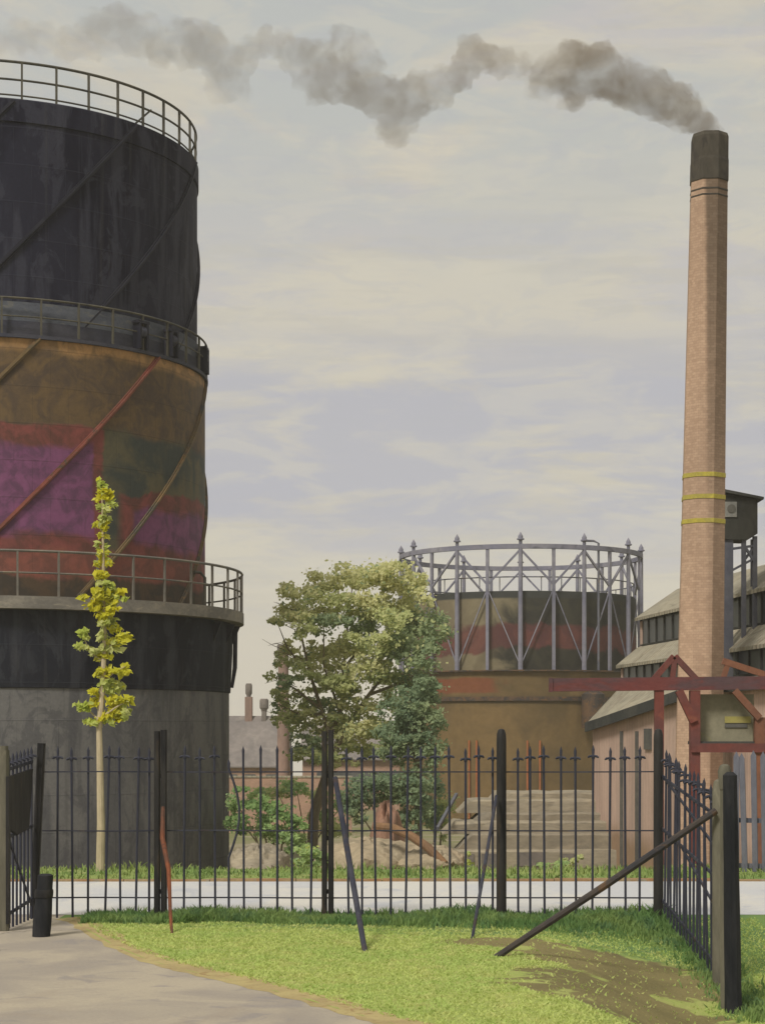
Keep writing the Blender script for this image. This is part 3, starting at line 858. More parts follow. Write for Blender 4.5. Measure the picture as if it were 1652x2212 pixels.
# bell railing and standpipe
m = MB(); m.tube([hpt(k * 5, HRb - .15, zbt + .95) for k in range(72)], .045, 5, True)
for k in range(36): m.bar(hpt(k * 10, HRb - .15, zbt - .02), hpt(k * 10, HRb - .15, zbt + .95), .07, .07)
m.build('bell_railing', 'iron_light', g2, False, True)
m = MB(); m.tube([hpt(38, HRb + .35, zt_), hpt(38, HRb + .35, zrl + .35), hpt(36, HRb + .2, zrl + .5), hpt(30, HRb, zrl + .5)], .08, 6); m.build('stand_pipe', 'iron_light', g2, True, True)
for th in (-23, -19.5, 3, 8.5):
    m = MB(); m.tube([hpt(th, HRt + .15, -.4 + hbase), hpt(th, HRt + .15, hz(1600, HRt))], .065, 6); m.build('pipe', 'pipe_orange', g2, True, True)
mm = MB(); a = hpt(30.5, HRt + .9, hz(1570, HRt)); mm.lathe([(.75, a.z - .1), (.78, a.z + .15), (.78, hz(1500, HRt) - hbase), (.5, hz(1494, HRt) - hbase)], 14, (a.x, a.y, 0)); mm.build('valve_drum', 'brown_iron', g2, True, True)

# ------------------------------------------------------------------ brick chimney with smoke
def chimney_material():
    t = base_mat('chimney_brick', .9, .1); th, z = cyl_nodes(t)
    n1 = t.noise(t.scaled(t.obj, (1, 1, .25)), .9, 5, .6, .6); n2 = t.noise(t.obj, 2.2, 4, .6, 1)
    col = t.mix(t.step(n1, .35, .65), S(198, 168, 144, .9), S(184, 156, 134, .9))
    col = t.mix(t.math('MULTIPLY', t.step(n2, .55, .7), .5), col, S(204, 176, 150, .9))
    # soot near the top; shade of the right face painted down the shaft
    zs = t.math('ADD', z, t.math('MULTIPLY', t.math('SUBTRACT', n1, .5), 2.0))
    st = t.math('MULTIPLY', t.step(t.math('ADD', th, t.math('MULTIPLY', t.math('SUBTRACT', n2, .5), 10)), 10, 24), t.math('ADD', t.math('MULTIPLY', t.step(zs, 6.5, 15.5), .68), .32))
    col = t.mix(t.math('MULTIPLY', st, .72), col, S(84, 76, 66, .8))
    b = t.new('ShaderNodeTexBrick')
    cv = t.new('ShaderNodeCombineXYZ'); t.l.new(t.math('MULTIPLY', th, .0094), cv.inputs[0]); t.l.new(z, cv.inputs[1])
    t.l.new(cv.outputs[0], b.inputs['Vector']); b.inputs['Scale'].default_value = 4.0
    b.inputs['Mortar Size'].default_value = .012; b.inputs['Color1'].default_value = (1, 1, 1, 1); b.inputs['Color2'].default_value = (.78, .76, .75, 1); b.inputs['Mortar'].default_value = (.62, .62, .64, 1)
    col = t.mix(.85, col, b.outputs[0], 'MULTIPLY')
    col = grain(t, col, t.obj, 12, .15)
    t.put(t.bsdf.inputs['Base Color'], col); set_bump(t, b.outputs['Fac'], .2, -.01)
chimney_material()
mottle('soot', S(72, 68, 62, .85), S(92, 86, 76, .85), S(62, 58, 56, .85), .9, (1, 1, .5), .95, .3)
mottle('yellow_band', S(184, 170, 76, .85), S(170, 158, 84, .85), None, 2, (1, 1, 1), .8, .1)
ch_d = 33.6
cb = TP(1506, ch_d)
chim = thing('chimney', cb, 'tall tapering pinkish brick chimney with sooty top and yellow bands', 'chimney')
def cprof(py):
    t = (1890 - py) / (1890 - 290.0)
    hw = 52 + (38 - 52) * t; cx = 1505 + (1533 - 1505) * t
    return (hw / 3000 * ch_d / math.cos(R(22.5)) * .99, P(0, py, ch_d).z - cb.z, P(cx, 0, ch_d).x - cb.x)
def clathe(pys, grow=0.0):
    m = MB(); pr = []
    for py in pys:
        g = grow
        if isinstance(py, tuple): py, g = py
        a = cprof(py); pr.append((a[0] + g, a[1], a[2]))
    m.lathe(pr, 8, ph=R(17)); return m
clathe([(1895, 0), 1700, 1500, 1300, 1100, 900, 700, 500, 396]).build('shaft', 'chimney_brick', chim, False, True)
clathe([(396, .012), (394, .02), (352, .02), (346, .012), (300, .012), (292, -.02)]).build('cap', 'soot', chim, False, True)
clathe([(431, .0), (430, .008), (428, .008), (427, .0)]).build('string_course', 'soot', chim, False, True)
clathe([(418, .0), (417, .008), (415, .008), (414, .0)]).build('string_course', 'soot', chim, False, True)
for py in (1030, 1077, 1129):
    clathe([(py + 5, 0), (py + 4.5, .014), (py - 4.5, .014), (py - 5, 0)]).build('band', 'yellow_band', chim, False, True)

def smoke():
    pts = [(1534, 285, 24, 1), (1518, 268, 30, 1), (1492, 252, 38, 1), (1460, 228, 46, 1), (1420, 205, 50, 1), (1378, 190, 52, 1), (1335, 172, 54, 1), (1290, 150, 56, 1),
           (1236, 130, 44, 1), (1240, 185, 44, 1), (1195, 160, 44, 1), (1160, 185, 30, 1), (1125, 140, 28, 1), (1085, 135, 32, 1), (1066, 126, 26, 1), (1045, 120, 30, 1), (1026, 112, 28, 1), (1015, 98, 24, 1), (1005, 140, 34, 1), (985, 170, 34, 1),
           (950, 188, 38, 1), (905, 200, 46, 1), (868, 225, 52, 1), (850, 265, 40, 1), (858, 292, 26, 1), (815, 205, 46, 1), (772, 185, 48, 1), (732, 170, 52, 1), (690, 150, 52, 1), (650, 125, 44, 1), (690, 190, 36, 1),
           (612, 98, 32, 1), (575, 86, 28, 1), (545, 100, 30, 1), (520, 140, 34, 1), (492, 178, 38, 1), (478, 130, 42, 1), (440, 98, 44, 1), (395, 88, 42, 1), (350, 96, 38, 1), (300, 78, 40, 1), (255, 62, 46, 1),
           (205, 78, 44, 1), (150, 96, 32, 1), (95, 86, 32, 1), (45, 76, 34, 1), (770, 95, 36, .7), (740, 88, 32, .7), (800, 130, 30, .7), (-20, 80, 36, 1), (-80, 90, 40, 1)]
    m = MB()
    import bmesh
    bm = bmesh.new()
    r_ = random.Random(5)
    for (px, py, rad, q) in pts:
        d = ch_d + (1534 - px) * .004
        c = P(px, py, d); r = rad / 3000 * d * (1.22 if px < 500 else 1.06)
        reps = [(c, r)]
        for k in range(5):
            a = r_.uniform(0, 6.28); b = r_.uniform(-1, 1)
            off = Vector((math.cos(a) * math.sqrt(1 - b * b), b * .8, math.sin(a) * math.sqrt(1 - b * b))) * r * .75
            reps.append((c + off, r * r_.uniform(.35, .55)))
        for cc, r2 in reps:
            if cc.z < P(0, 300, ch_d).z: continue
            bmesh.ops.create_icosphere(bm, subdivisions=2, radius=r2, matrix=Matrix.Translation(cc))
    me = bpy.data.meshes.new('smoke'); bm.to_mesh(me); bm.free()
    o = bpy.data.objects.new('smoke', me); COL.objects.link(o)
    rm = o.modifiers.new('join', 'REMESH'); rm.mode = 'VOXEL'; rm.voxel_size = .07; rm.use_smooth_shade = True
    tx = bpy.data.textures.new('puffs', 'CLOUDS'); tx.noise_scale = .26; tx.noise_depth = 3
    ds = o.modifiers.new('puff', 'DISPLACE'); ds.texture = tx; ds.strength = .42; ds.mid_level = .5; ds.texture_coords = 'GLOBAL'
    mat = bpy.data.materials.new('smoke'); mat.use_nodes = True; t = NT(mat)
    t.n.remove(t.n['Principled BSDF'])
    geo = t.new('ShaderNodeTexCoord')
    sep = t.new('ShaderNodeSeparateXYZ'); t.l.new(geo.outputs['Object'], sep.inputs[0])
    v = t.new('ShaderNodeVolumePrincipled'); v.inputs['Color'].default_value = (.36, .30, .235, 1)
    x0 = P(1534, 0, ch_d).x; x1 = P(20, 0, ch_d + 6).x
    f = t.new('ShaderNodeMapRange'); t.l.new(sep.outputs[0], f.inputs[0]); f.inputs[1].default_value = x1; f.inputs[2].default_value = x0
    dn = t.ramp(f.outputs[0], [(0, .2), (.3, .38), (.55, .65), (.8, 1.1), (1, 1.5)])
    ws = t.noise(geo.outputs['Object'], 1.1, 4, .6, .5)
    t.put(v.inputs['Density'], t.math('MULTIPLY', dn, t.math('ADD', t.math('MULTIPLY', t.step(ws, .36, .6), 1.0), .25)))
    t.l.new(v.outputs[0], t.n['Material Output'].inputs['Volume'])
    me.materials.append(mat)
    tag(o, 'grey brown smoke drifting left from the brick chimney top', 'smoke', None, 'stuff')
smoke()

# ------------------------------------------------------------------ factory
mottle('cabin_sheet', S(66, 66, 62, .8), S(80, 79, 74, .8), S(58, 58, 58, .8), .7, (1, 1, .6), .85, .15)
mottle('roof_beige', S(172, 164, 144, .85), S(154, 148, 132, .85), S(140, 134, 118, .85), .35, (1, 2.5, 1), .85, .2)
def corrugate(m):
    t = NT(m); bs = t.n['Principled BSDF']; src = bs.inputs['Base Color'].links[0].from_socket
    tc = t.new('ShaderNodeTexCoord'); sep = t.new('ShaderNodeSeparateXYZ'); t.l.new(tc.outputs['Object'], sep.inputs[0])
    u = t.math('FRACT', t.math('MULTIPLY', sep.outputs[0], 1 / .3)); w = t.math('ABSOLUTE', t.math('SUBTRACT', u, .5))
    sheet = t.step(t.math('ABSOLUTE', t.math('SUBTRACT', t.math('FRACT', t.math('MULTIPLY', sep.outputs[0], 1 / 1.8)), .5)), .475, .495)
    run = t.step(t.noise(t.scaled(tc.outputs['Object'], (3.5, .5, .5)), 1.2, 4, .6), .54, .64)
    col = t.mix(t.math('MULTIPLY', run, .35), src, S(132, 112, 88, .85))
    col = t.mix(t.math('MULTIPLY', sheet, .5), col, S(104, 98, 88, .85))
    t.l.new(col, bs.inputs['Base Color'])
    b = t.new('ShaderNodeBump'); b.inputs['Strength'].default_value = .6; b.inputs['Distance'].default_value = .06
    t.l.new(t.step(w, .1, .45), b.inputs['Height']); t.l.new(b.outputs[0], bs.inputs['Normal'])
corrugate(MATS['roof_beige'])
mottle('band_dark', S(46, 49, 52, .7), S(60, 62, 63, .7), None, .8, (1, 1, 1), .35, .05, spec=.4)
mottle('mullion', S(84, 84, 82), S(100, 98, 92), None, 1, (1, 1, 1), .7, .1)
mottle('eave_dark', S(66, 68, 68, .8), S(84, 84, 80, .8), None, .9, (1, 1, 1), .8, .2)
def board_material():
    t = base_mat('pink_boards', .9, .1)
    sep = t.new('ShaderNodeSeparateXYZ'); t.l.new(t.obj, sep.inputs[0])
    n1 = t.noise(t.scaled(t.obj, (1, 1, .5)), .3, 5, .6, 1.3); n2 = t.noise(t.scaled(t.obj, (3, 3, .15)), 1.2, 3, .6)
    col = t.mix(t.step(n1, .36, .64), S(176, 152, 138, 1.3), S(158, 136, 124, 1.3))
    col = t.mix(t.math('MULTIPLY', t.step(n2, .5, .7), .5), col, S(144, 128, 120, 1.3))
    zz = t.math('ADD', sep.outputs[2], t.math('MULTIPLY', t.math('SUBTRACT', n1, .5), 1.5))
    col = t.mix(t.math('MULTIPLY', t.step(zz, 1.9, .9), 1.3), col, S(134, 112, 92, 1.3))
    u = t.math('FRACT', t.math('MULTIPLY', sep.outputs[0], 1 / .32))
    e = t.step(t.math('ABSOLUTE', t.math('SUBTRACT', u, .5)), .43, .48)
    col = t.mix(t.math('MULTIPLY', e, .35), col, S(110, 96, 88, 1.3))
    col = grain(t, col, t.obj, 6, .18)
    t.put(t.bsdf.inputs['Base Color'], col); set_bump(t, e, .4, -.03)
board_material()
A = Vector((6.81, 45 * K, 0)); u_ = Vector((2.0, -13 * K, 0)); LU = u_.length; u_.normalize()
psi = math.atan2(u_.y, u_.x)
zA = -2.45
fac = thing('factory', (A.x, A.y, zA), 'long pink boarded factory shed with stepped beige roofs and dark window strips', 'factory', None, psi)
L = LU * 1.42
zl = lambda z: z - zA
def eave(x): t = x / LU; return 2.36 + 1.3 * min(.75, t)
NX = 14
xs = [L * i / NX for i in range(NX + 1)]
yA, zAb, zAt = .92, 3.50, 4.22        # lower window strip
yB, zBb, zBt = 1.56, 4.86, 5.76       # upper window strip
yR, zR_ = 2.85, 6.75
# front wall
m = MB(); vs = []; fs = []
for x in xs: vs += [(x, 0, zl(terrain((A + u_ * x).x, (A + u_ * x).y)) - .6), (x, 0, zl(eave(x)) - .1), (x, .2, zl(eave(x)) - .1), (x, .2, -1.5)]
for i in range(NX):
    a, b = i * 4, i * 4 + 4
    fs += [(a, b, b + 1, a + 1), (a + 1, b + 1, b + 2, a + 2)]
m.add(vs, fs); m.build('wall', 'pink_boards', fac, False, True)
def roof_slab(name, y0, z0f, y1, z1, th=.1, mat='roof_beige', x0=-.15, ov=.0):
    m = MB(); vs = []; fs = []
    X_ = [x0] + xs[1:]
    for x in X_:
        za = zl(z0f(x)); vs += [(x, y0, za), (x, y1, zl(z1)), (x, y1, zl(z1) - th), (x, y0, za - th)]
    n = len(X_)
    for i in range(n - 1):
        a, b = i * 4, i * 4 + 4
        for k in range(4): fs.append((a + k, b + k, b + (k + 1) % 4, a + (k + 1) % 4))
    fs += [(0, 1, 2, 3), ((n - 1) * 4 + 3, (n - 1) * 4 + 2, (n - 1) * 4 + 1, (n - 1) * 4)]
    m.add(vs, fs); return m.build(name, mat, fac, False, True)
roof_slab('roof', -.18, lambda x: eave(x), yA - .03, zAb - .02)['label'] = 'lowest beige roof slope'
roof_slab('roof', yA - .12, lambda x: zAt + .02, yB - .03, zBb - .02)['label'] = 'middle beige roof slope'
roof_slab('roof', yB - .14, lambda x: zBt + .02, yR, zR_)['label'] = 'topmost beige roof slope'
roof_slab('roof', yR + 3.6, lambda x: zBt - .5, yR + .01, zR_)['label'] = 'rear roof slope'
m = MB(); 
for i in range(NX):
    x0, x1 = (xs[i] if i else -.17), xs[i + 1]
    m.bar((x0, -.2, zl(eave(max(0, x0))) - .13), (x1, -.2, zl(eave(x1)) - .13), .30, .06, up=(0, 1, 0))
m.build('eave_board', 'eave_dark', fac, False, True)
def strip(y, zb, zt, nm):
    m = MB(); m.box((L / 2, y + .06, zl((zb + zt) / 2)), (L - .02, .05, zt - zb + .1)); o = m.build('window_strip', 'band_dark', fac, False, True)
    f = MB()
    nn = 26
    for i in range(nn + 1): f.box((.04 + (L - .08) * i / nn, y + .02, zl((zb + zt) / 2)), (.045, .04, zt - zb))
    f.box((L / 2, y + .022, zl(zb + .03)), (L - .1, .05, .05))
    f.build('mullion', 'cabin_sheet', o, False, True)
strip(yA, zAb, zAt, 'a'); strip(yB, zBb, zBt, 'b')
# far gable end
m = MB(); prof = [(0, -1.2), (yR + 3.5, -1.2), (yR + 3.5, zl(zBt - .7)), (yR, zl(zR_ - .12)), (yB, zl(zBt - .1)), (yB, zl(zBb - .1)), (yA, zl(zAt - .1)), (yA, zl(zAb - .1)), (.1, zl(eave(0) - .12))]
m.prism(prof, .02, .22, axis='x'); m.build('end_wall', 'pink_boards', fac, False, True)
m = MB(); m.prism(prof, L - .2, L - .02, axis='x'); m.build('end_wall', 'pink_boards', fac, False, True)
# small vent in the wall
def wall_x(px):
    lo, hi = 0, L
    for _ in range(40):
        mid = (lo + hi) / 2; p = A + u_ * mid
        q = 826 + p.x / p.y * F
        if q < px: lo = mid
        else: hi = mid
    return lo
xv = wall_x(1401); pv = A + u_ * xv; zv = EYE - (1597 - HZ) / F * pv.y
m = MB(); m.box((xv, -.03, zl(zv)), (.7, .06, .6), ch=.0); m.build('wall_vent', 'mullion', fac, False, True)
for px in (1345, 1378):
    xv2 = wall_x(px); m = MB(); m.box((xv2, -.04, zl(0.0)), (.12, .08, 4.2)); m.build('downpipe', 'mullion', fac, False, True)

# cabin on legs standing on the roof at the right
cbd = 36.0
def RP(px, py, d=cbd): return P(px, py, d)
mottle('leg_grey', S(90, 92, 104, .85), S(106, 106, 112, .85), None, .7, (1, 1, 1), .7, .1)
p0 = RP(1600, 1168); 
def roof_z(X, Y):                      # height of the lower roofs at a place
    rel = Vector((X, Y, 0)) - A; x = rel.dot(u_); y = rel.dot(Vector((-u_.y, u_.x, 0)))
    if y < yA: return eave(x) + (zAb - eave(x)) * max(0, y + .18) / (yA + .15)
    if y < yB: return zAt + (zBb - zAt) * (y - yA) / (yB - yA)
    return zBt + (zR_ - zBt) * min(1, (y - yB) / (yR - yB))
cab = thing('hopper_cabin', (p0.x, p0.y, roof_z(p0.x, p0.y)), 'dark raised cabin on grey legs standing on the factory roof', 'cabin')
m = MB()
xa, xb = RP(1560, 0).x, RP(1636, 0).x; zb_, zt2 = RP(0, 1166).z, RP(0, 1072).z
yf = cbd * K
m.prism([(xa, zb_ + .02), (xb - .25, zb_), (xb, zb_ + .16), (xb, zt2 - .08), (xa, zt2 + .1)], yf, yf + 1.0); m.build('body', 'cabin_sheet', cab)
m = MB(); m.prism([(xa - .05, zt2 + .19), (xa - .05, zt2 + .11), (xb + .14, zt2 - .09), (xb + .14, zt2 - .03)], yf - .12, yf + 1.12); m.build('roof', 'eave_dark', cab)
m = MB(); wx0, wx1, wz0, wz1 = RP(1564, 0).x, RP(1591, 0).x, RP(0, 1117).z, RP(0, 1084).z
mottle('pale_pane', S(150, 148, 140, .85), S(132, 132, 130, .85), None, 1.5, (1, 1, 1), .5, .05)
m.box(((wx0 + wx1) / 2, yf - .012, (wz0 + wz1) / 2), (wx1 - wx0, .03, wz1 - wz0)); wn = m.build('window', 'pale_pane', cab)
m = MB(); m.lathe([(.11, -.01), (.11, .01)], 16); 
for v in m.v: v.y, v.z = v.z, v.y
for v in m.v: v.x += (wx0 + wx1) / 2 + .02; v.y += yf - .035; v.z += (wz0 + wz1) / 2 + .02
m.build('round_pane', 'mullion', wn)
lg = []
for px, yo, w in ((1572, .12, .30), (1608, .12, .11), (1632, .12, .11), (1640, .9, .09), (1590, .9, .09)):
    q = RP(px, 1160); X, Y = q.x, yf + yo
    z0 = roof_z(X, Y)
    m = MB(); m.bar((X + (.05 if w > .2 else 0) * 0, Y, z0 - .1), (X, Y, zb_ + .1), w, .12, up=(0, 1, 0)); m.build('leg', 'leg_grey', cab)
m = MB(); m.bar(RP(1574, 1186) + Vector((0, .12, 0)), RP(1630, 1178) + Vector((0, .12, 0)), .1, .06)
m.bar(RP(1574, 1236) + Vector((0, .12, 0)), RP(1630, 1206) + Vector((0, .12, 0)), .1, .06)
m.bar(RP(1610, 1180) + Vector((0, .1, 0)), RP(1632, 1215) + Vector((0, .1, 0)), .1, .06)
m.bar(RP(1632, 1178) + Vector((0, .14, 0)), RP(1612, 1206) + Vector((0, .14, 0)), .1, .06); m.build('cross_brace', 'leg_grey', cab)

# ------------------------------------------------------------------ red gantry
mottle('red_iron', S(128, 70, 62, .8), S(106, 70, 68, .8), S(140, 84, 68, .8), .9, (1, 1, 1), .75, .2)
mottle('red_beam', S(120, 66, 64, .8), S(94, 74, 78, .8), S(112, 62, 58, .85), .8, (1, 1, 3), .7, .2)
mottle('orange_iron', S(146, 98, 74, .8), S(124, 86, 70, .8), None, .9, (1, 1, 1), .75, .2)
gd = 26.5
gz = TP(1500, gd)
gan = thing('gantry', gz, 'rust red iron gantry with a long beam and braced posts before the factory', 'gantry')
G = lambda px, py, dd=0: P(px, py, gd + dd)
m = MB(); m.bar(G(1192, 1480), G(1800, 1474), .25, .2, up=(0, 1, 0))
m.box(G(1196, 1480) + Vector((-.06, 0, 0)), (.06, .24, .27))
bm_ = m.build('beam', 'red_beam', gan)
def member(nm, a, b, w=.15, dd=0, mat='red_iron', h=None):
    m = MB(); m.bar(G(*a, dd), G(*b, dd), w, h or w * .8, up=(0, 1, 0)); return m.build(nm, mat, gan)
bz = lambda px: terrain(G(px, 0).x, G(px, 0).y)
def post_to_ground(px, py, w, dd=0, mat='red_iron', px2=None):
    m = MB(); a = G(px, py, dd); b = G(px2 or px, py, dd); b.z = terrain(b.x, b.y) - .2
    m.bar(b, a, w, w * .9, up=(0, 1, 0)); return m.build('post', mat, gan)
post_to_ground(1423, 1492, .17, .0)
post_to_ground(1500, 1492, .19, .0)
post_to_ground(1640, 1550, .19, .0, 'orange_iron')
member('strut', (1455, 1418), (1412, 1467), .11); member('strut', (1457, 1418), (1503, 1467), .11); member('strut', (1457, 1420), (1452, 1467), .1)
member('brace', (1466, 1492), (1498, 1560), .15, -.06); member('brace', (1586, 1492), (1640, 1552), .13, -.06, 'orange_iron')
member('strut', (1560, 1428), (1665, 1462), .12, 0, 'orange_iron')
member('strut', (1572, 1432), (1562, 1465), .1, 0, 'orange_iron')
member('crossbeam', (1492, 1616), (1662, 1616), .17, -.05)
mottle('grey_green', S(150, 144, 122, .85), S(136, 132, 112, .85), S(156, 152, 110, .85), .8, (1, 1, 1), .85, .15)
mottle('dull_yellow', S(172, 164, 92, .85), S(160, 150, 96, .85), None, .8, (1, 1, 1), .85, .1)
cc = thing('gantry_cabin', (G(1578, 1606).x, G(0, 0, .2).y, G(0, 1606).z), 'grey green box cabin with yellow stripe sitting on the red gantry crossbeam', 'cabin')
m = MB(); a, b = G(1512, 1500, .15), G(1630, 1602, .15)
m.box(((a.x + b.x) / 2, a.y + .55, (a.z + b.z) / 2), (b.x - a.x, 1.0, a.z - b.z), ch=.03); m.build('body', 'grey_green', cc)
m = MB(); q0, q1 = G(1566, 1548, .15), G(1622, 1562, .15); m.box(((q0.x + q1.x) / 2, a.y + .04, (q0.z + q1.z) / 2), (q1.x - q0.x, .03, q0.z - q1.z)); m.build('yellow_stripe', 'dull_yellow', cc)
m = MB(); q0, q1 = G(1566, 1564, .15), G(1614, 1572, .15); m.box(((q0.x + q1.x) / 2, a.y + .04, (q0.z + q1.z) / 2), (q1.x - q0.x, .03, q0.z - q1.z)); m.build('grey_slot', 'mullion', cc)
m = MB(); q0, q1 = G(1505, 1602, .1), G(1640, 1609, .1); m.box(((q0.x + q1.x) / 2, a.y + .4, (q0.z + q1.z) / 2), (q1.x - q0.x, 1.2, q0.z - q1.z)); m.build('sill', 'eave_dark', cc)

# ------------------------------------------------------------------ houses and walls behind
mottle('slate', S(142, 134, 130, .8), S(126, 120, 118, .8), S(152, 144, 138, .8), .25, (1, 1, 1), .8, .2)
mottle('old_brick', S(182, 148, 128, .85), S(166, 136, 118, .85), S(190, 162, 140, .85), .4, (1, 1, 2), .9, .2)
mottle('stack_pink', S(160, 132, 120, .8), S(144, 122, 112, .8), None, .6, (1, 1, .5), .9, .1)
mottle('pot_grey', S(104, 98, 94), S(120, 112, 106), None, 1, (1, 1, 1), .9, .1)
mottle('pane_dark', S(92, 92, 92), S(74, 76, 78), None, 1, (1, 1, 1), .3, 0, spec=.5)
hd = 118.0
H0 = TP(560, hd)
hs = thing('terraced_house', H0, 'grey slate roofed house with pink brick wall beyond the gasholder', 'house')
xl, xr = P(430, 0, hd).x, P(622, 0, hd).x
zr_, ze, zg = P(0, 1546, hd).z, P(0, 1655, hd).z, H0.z - .6
yf = hd * K
m = MB(); m.box(((xl + xr) / 2, yf + 4, (ze + zg) / 2 - .05), (xr - xl - .3, 7.2, ze - zg - .1)); m.build('wall', 'old_brick', hs)
m = MB(); m.prism([(yf, ze - .05), (yf, ze - .15), (yf + 8, ze - .15), (yf + 8, ze - .05), (yf + 4, zr_)], xl, xr, axis='x'); rf = m.build('roof', 'slate', hs)
def stack(px, pyt, pyb, wpx, potpx, pott, mat, potmat):
    m = MB(); a, b = P(px, pyt, hd), P(px, pyb, hd); w = wpx / 3000 * hd
    m.box((a.x, yf + 4, (a.z + b.z) / 2 - .4), (w, .9, a.z - b.z + .8), ch=.03); s_ = m.build('chimney_stack', mat, hs)
    m = MB(); r = potpx / 3000 * hd / 2; zt = P(0, pott, hd).z
    m.lathe([(r * .6, a.z - .05), (r * .7, a.z + .15), (r, a.z + .3), (r, zt - .15), (r * .75, zt)], 12, (a.x, yf + 4, 0)); m.build('chimney_pot', potmat, s_, True)
stack(530, 1504, 1548, 16, 15, 1474, 'stack_pink', 'pot_grey'); stack(564, 1536, 1548, 10, 20, 1508, 'pot_grey', 'pot_grey')
for px in (500, 540, 585):
    m = MB(); a = P(px, 1690, hd); m.box((a.x, yf + .38, a.z), (.9, .08, 1.3)); wd = m.build('window', 'pane_dark', hs)
    m = MB(); m.box((a.x, yf + .33, a.z - .7), (1.1, .12, .1)); m.build('sill', 'roof_beige', wd)
bc = thing('brick_stack', TP(612, 96), 'slim brown brick chimney standing left of the tree', 'chimney')
m = MB(); a = P(612, 1392, 96); z0 = bc.location.z
m.lathe([(.46, z0 - .2), (.42, (z0 + a.z) / 2), (.36, a.z - 2.2), (.36, a.z - .5)], 12, (a.x, a.y, 0)); m.build('shaft', 'stack_pink', bc, True)
m = MB(); m.lathe([(.40, a.z - .5), (.43, a.z - .4), (.43, a.z - .05), (.36, a.z)], 12, (a.x, a.y, 0)); m.build('cap', 'pot_grey', bc, True)
lsd = 126.0
ls = thing('long_shed', TP(830, lsd), 'long low grey roofed shed far behind the big tree', 'shed')
xa_, xb_ = P(648, 0, lsd).x, P(1010, 0, lsd).x; zt_s, ze_s, zg_s = P(0, 1566, lsd).z, P(0, 1640, lsd).z, ls.location.z - .6
m = MB(); m.box(((xa_ + xb_) / 2, lsd * K + 4, (ze_s + zg_s) / 2), (xb_ - xa_ - .4, 7, ze_s - zg_s)); wl = m.build('wall', 'old_brick', ls)
m = MB(); m.prism([(lsd * K, ze_s), (lsd * K, ze_s - .12), (lsd * K + 8, ze_s - .12), (lsd * K + 8, ze_s), (lsd * K + 4, zt_s)], xa_, xb_, axis='x'); m.build('roof', 'slate', ls)
m = MB(); m.box(((xa_ + xb_) / 2, lsd * K + .42, ze_s - 1.6), (xb_ - xa_ - 3, .1, 1.0)); m.build('window_row', 'pane_dark', ls)
# low brick wall
bw = thing('brick_wall', TP(660, 84), 'low pink brick garden wall running behind the trees', 'wall')
m = MB(); a, b = P(470, 1680, 84), P(760, 1686, 84)
z0 = bw.location.z - .5
m.box(((a.x + b.x) / 2, a.y, (a.z + z0) / 2), (b.x - a.x, .35, a.z - z0)); m.build('brickwork', 'old_brick', bw)
m = MB(); m.box(((a.x + b.x) / 2, a.y, a.z + .05), (b.x - a.x + .1, .45, .1)); m.build('coping', 'roof_beige', bw)

# ------------------------------------------------------------------ yard clutter
mottle('concrete', S(172, 160, 138, .8), S(156, 146, 128, .8), S(138, 130, 116, .8), .7, (.6, 1, 2.4), .9, .4)
mottle('concrete_dark', S(152, 142, 124, .8), S(138, 130, 116, .8), S(162, 150, 130, .8), .5, (1, 1, 2), .9, .2)
mottle('rubble', S(176, 160, 134, .85), S(154, 142, 120, .85), S(188, 174, 148, .85), .8, (1, 1, 1), .95, .6, 7, .3, bdist=.12)
mottle('rust_pipe', S(140, 108, 78, .85), S(124, 98, 76, .85), None, 1, (1, 1, 1), .85, .2)
mottle('red_heap', S(168, 126, 104, .8), S(152, 120, 102, .8), None, 1.2, (1, 1, 1), .95, .3)
pd = 44.0
pl = thing('stepped_platform', TP(1120, pd), 'pale stepped concrete platform with dark openings below the distant gasholder', 'platform')
def tier(x0, x1, y0, y1, d, dep, mat='concrete', sl=0):
    m = MB(); a, b = P(x0, y0, d), P(x1, y1, d); n = 34; vs = []; fs = []
    for i in range(n + 1):
        t = i / n; nz = lambda k: mnoise.noise(Vector((t * 9 + y0, k * 3.1, d))) + .5 * mnoise.noise(Vector((t * 31 + y0, k * 3.1, d)))
        xt = a.x + sl + (b.x - a.x - sl) * t; xb_ = a.x + (b.x - a.x) * t
        vs += [(xb_, a.y + .03 * nz(0), b.z), (xt, a.y + .05 * nz(1), a.z - .05 + .03 * nz(2)), (xt, a.y + .06 + .04 * nz(3), a.z + .035 * nz(4)), (xt, a.y + dep, a.z + .03 * nz(5)), (xb_, a.y + dep, b.z)]
    for i in range(n):
        p, q = i * 5, i * 5 + 5
        for k in range(4): fs.append((p + k, q + k, q + k + 1, p + k + 1))
    fs += [(4, 3, 2, 1, 0), tuple(n * 5 + k for k in range(5))]
    m.add(vs, fs); return m.build('tier', mat, pl, True)
tier(925, 1335, 1838, 1885, 42.6, 1.2, 'concrete', .5)
tier(985, 1335, 1802, 1838, 43.1, 1.5, 'concrete_dark', .5)
tier(955, 1335, 1776, 1802, 43.6, 2.0, 'concrete', .4)
tier(1020, 1335, 1757, 1776, 44.2, 2.0, 'concrete_dark', .3)
tier(988, 1335, 1728, 1757, 44.7, 2.0, 'concrete', .4)
tier(1062, 1335, 1712, 1728, 45.2, 2.0, 'concrete', .2)
for (x0, x1, y0, y1) in ((1040, 1076, 1845, 1880), (1120, 1175, 1842, 1872), (1010, 1024, 1845, 1880), (1215, 1240, 1845, 1878)):
    m = MB(); a, b = P(x0, y0, 42.58), P(x1, y1, 42.58); m.box(((a.x + b.x) / 2, a.y + .02, (a.z + b.z) / 2), (b.x - a.x, .06, a.z - b.z)); m.build('opening', 'pot_grey', pl)
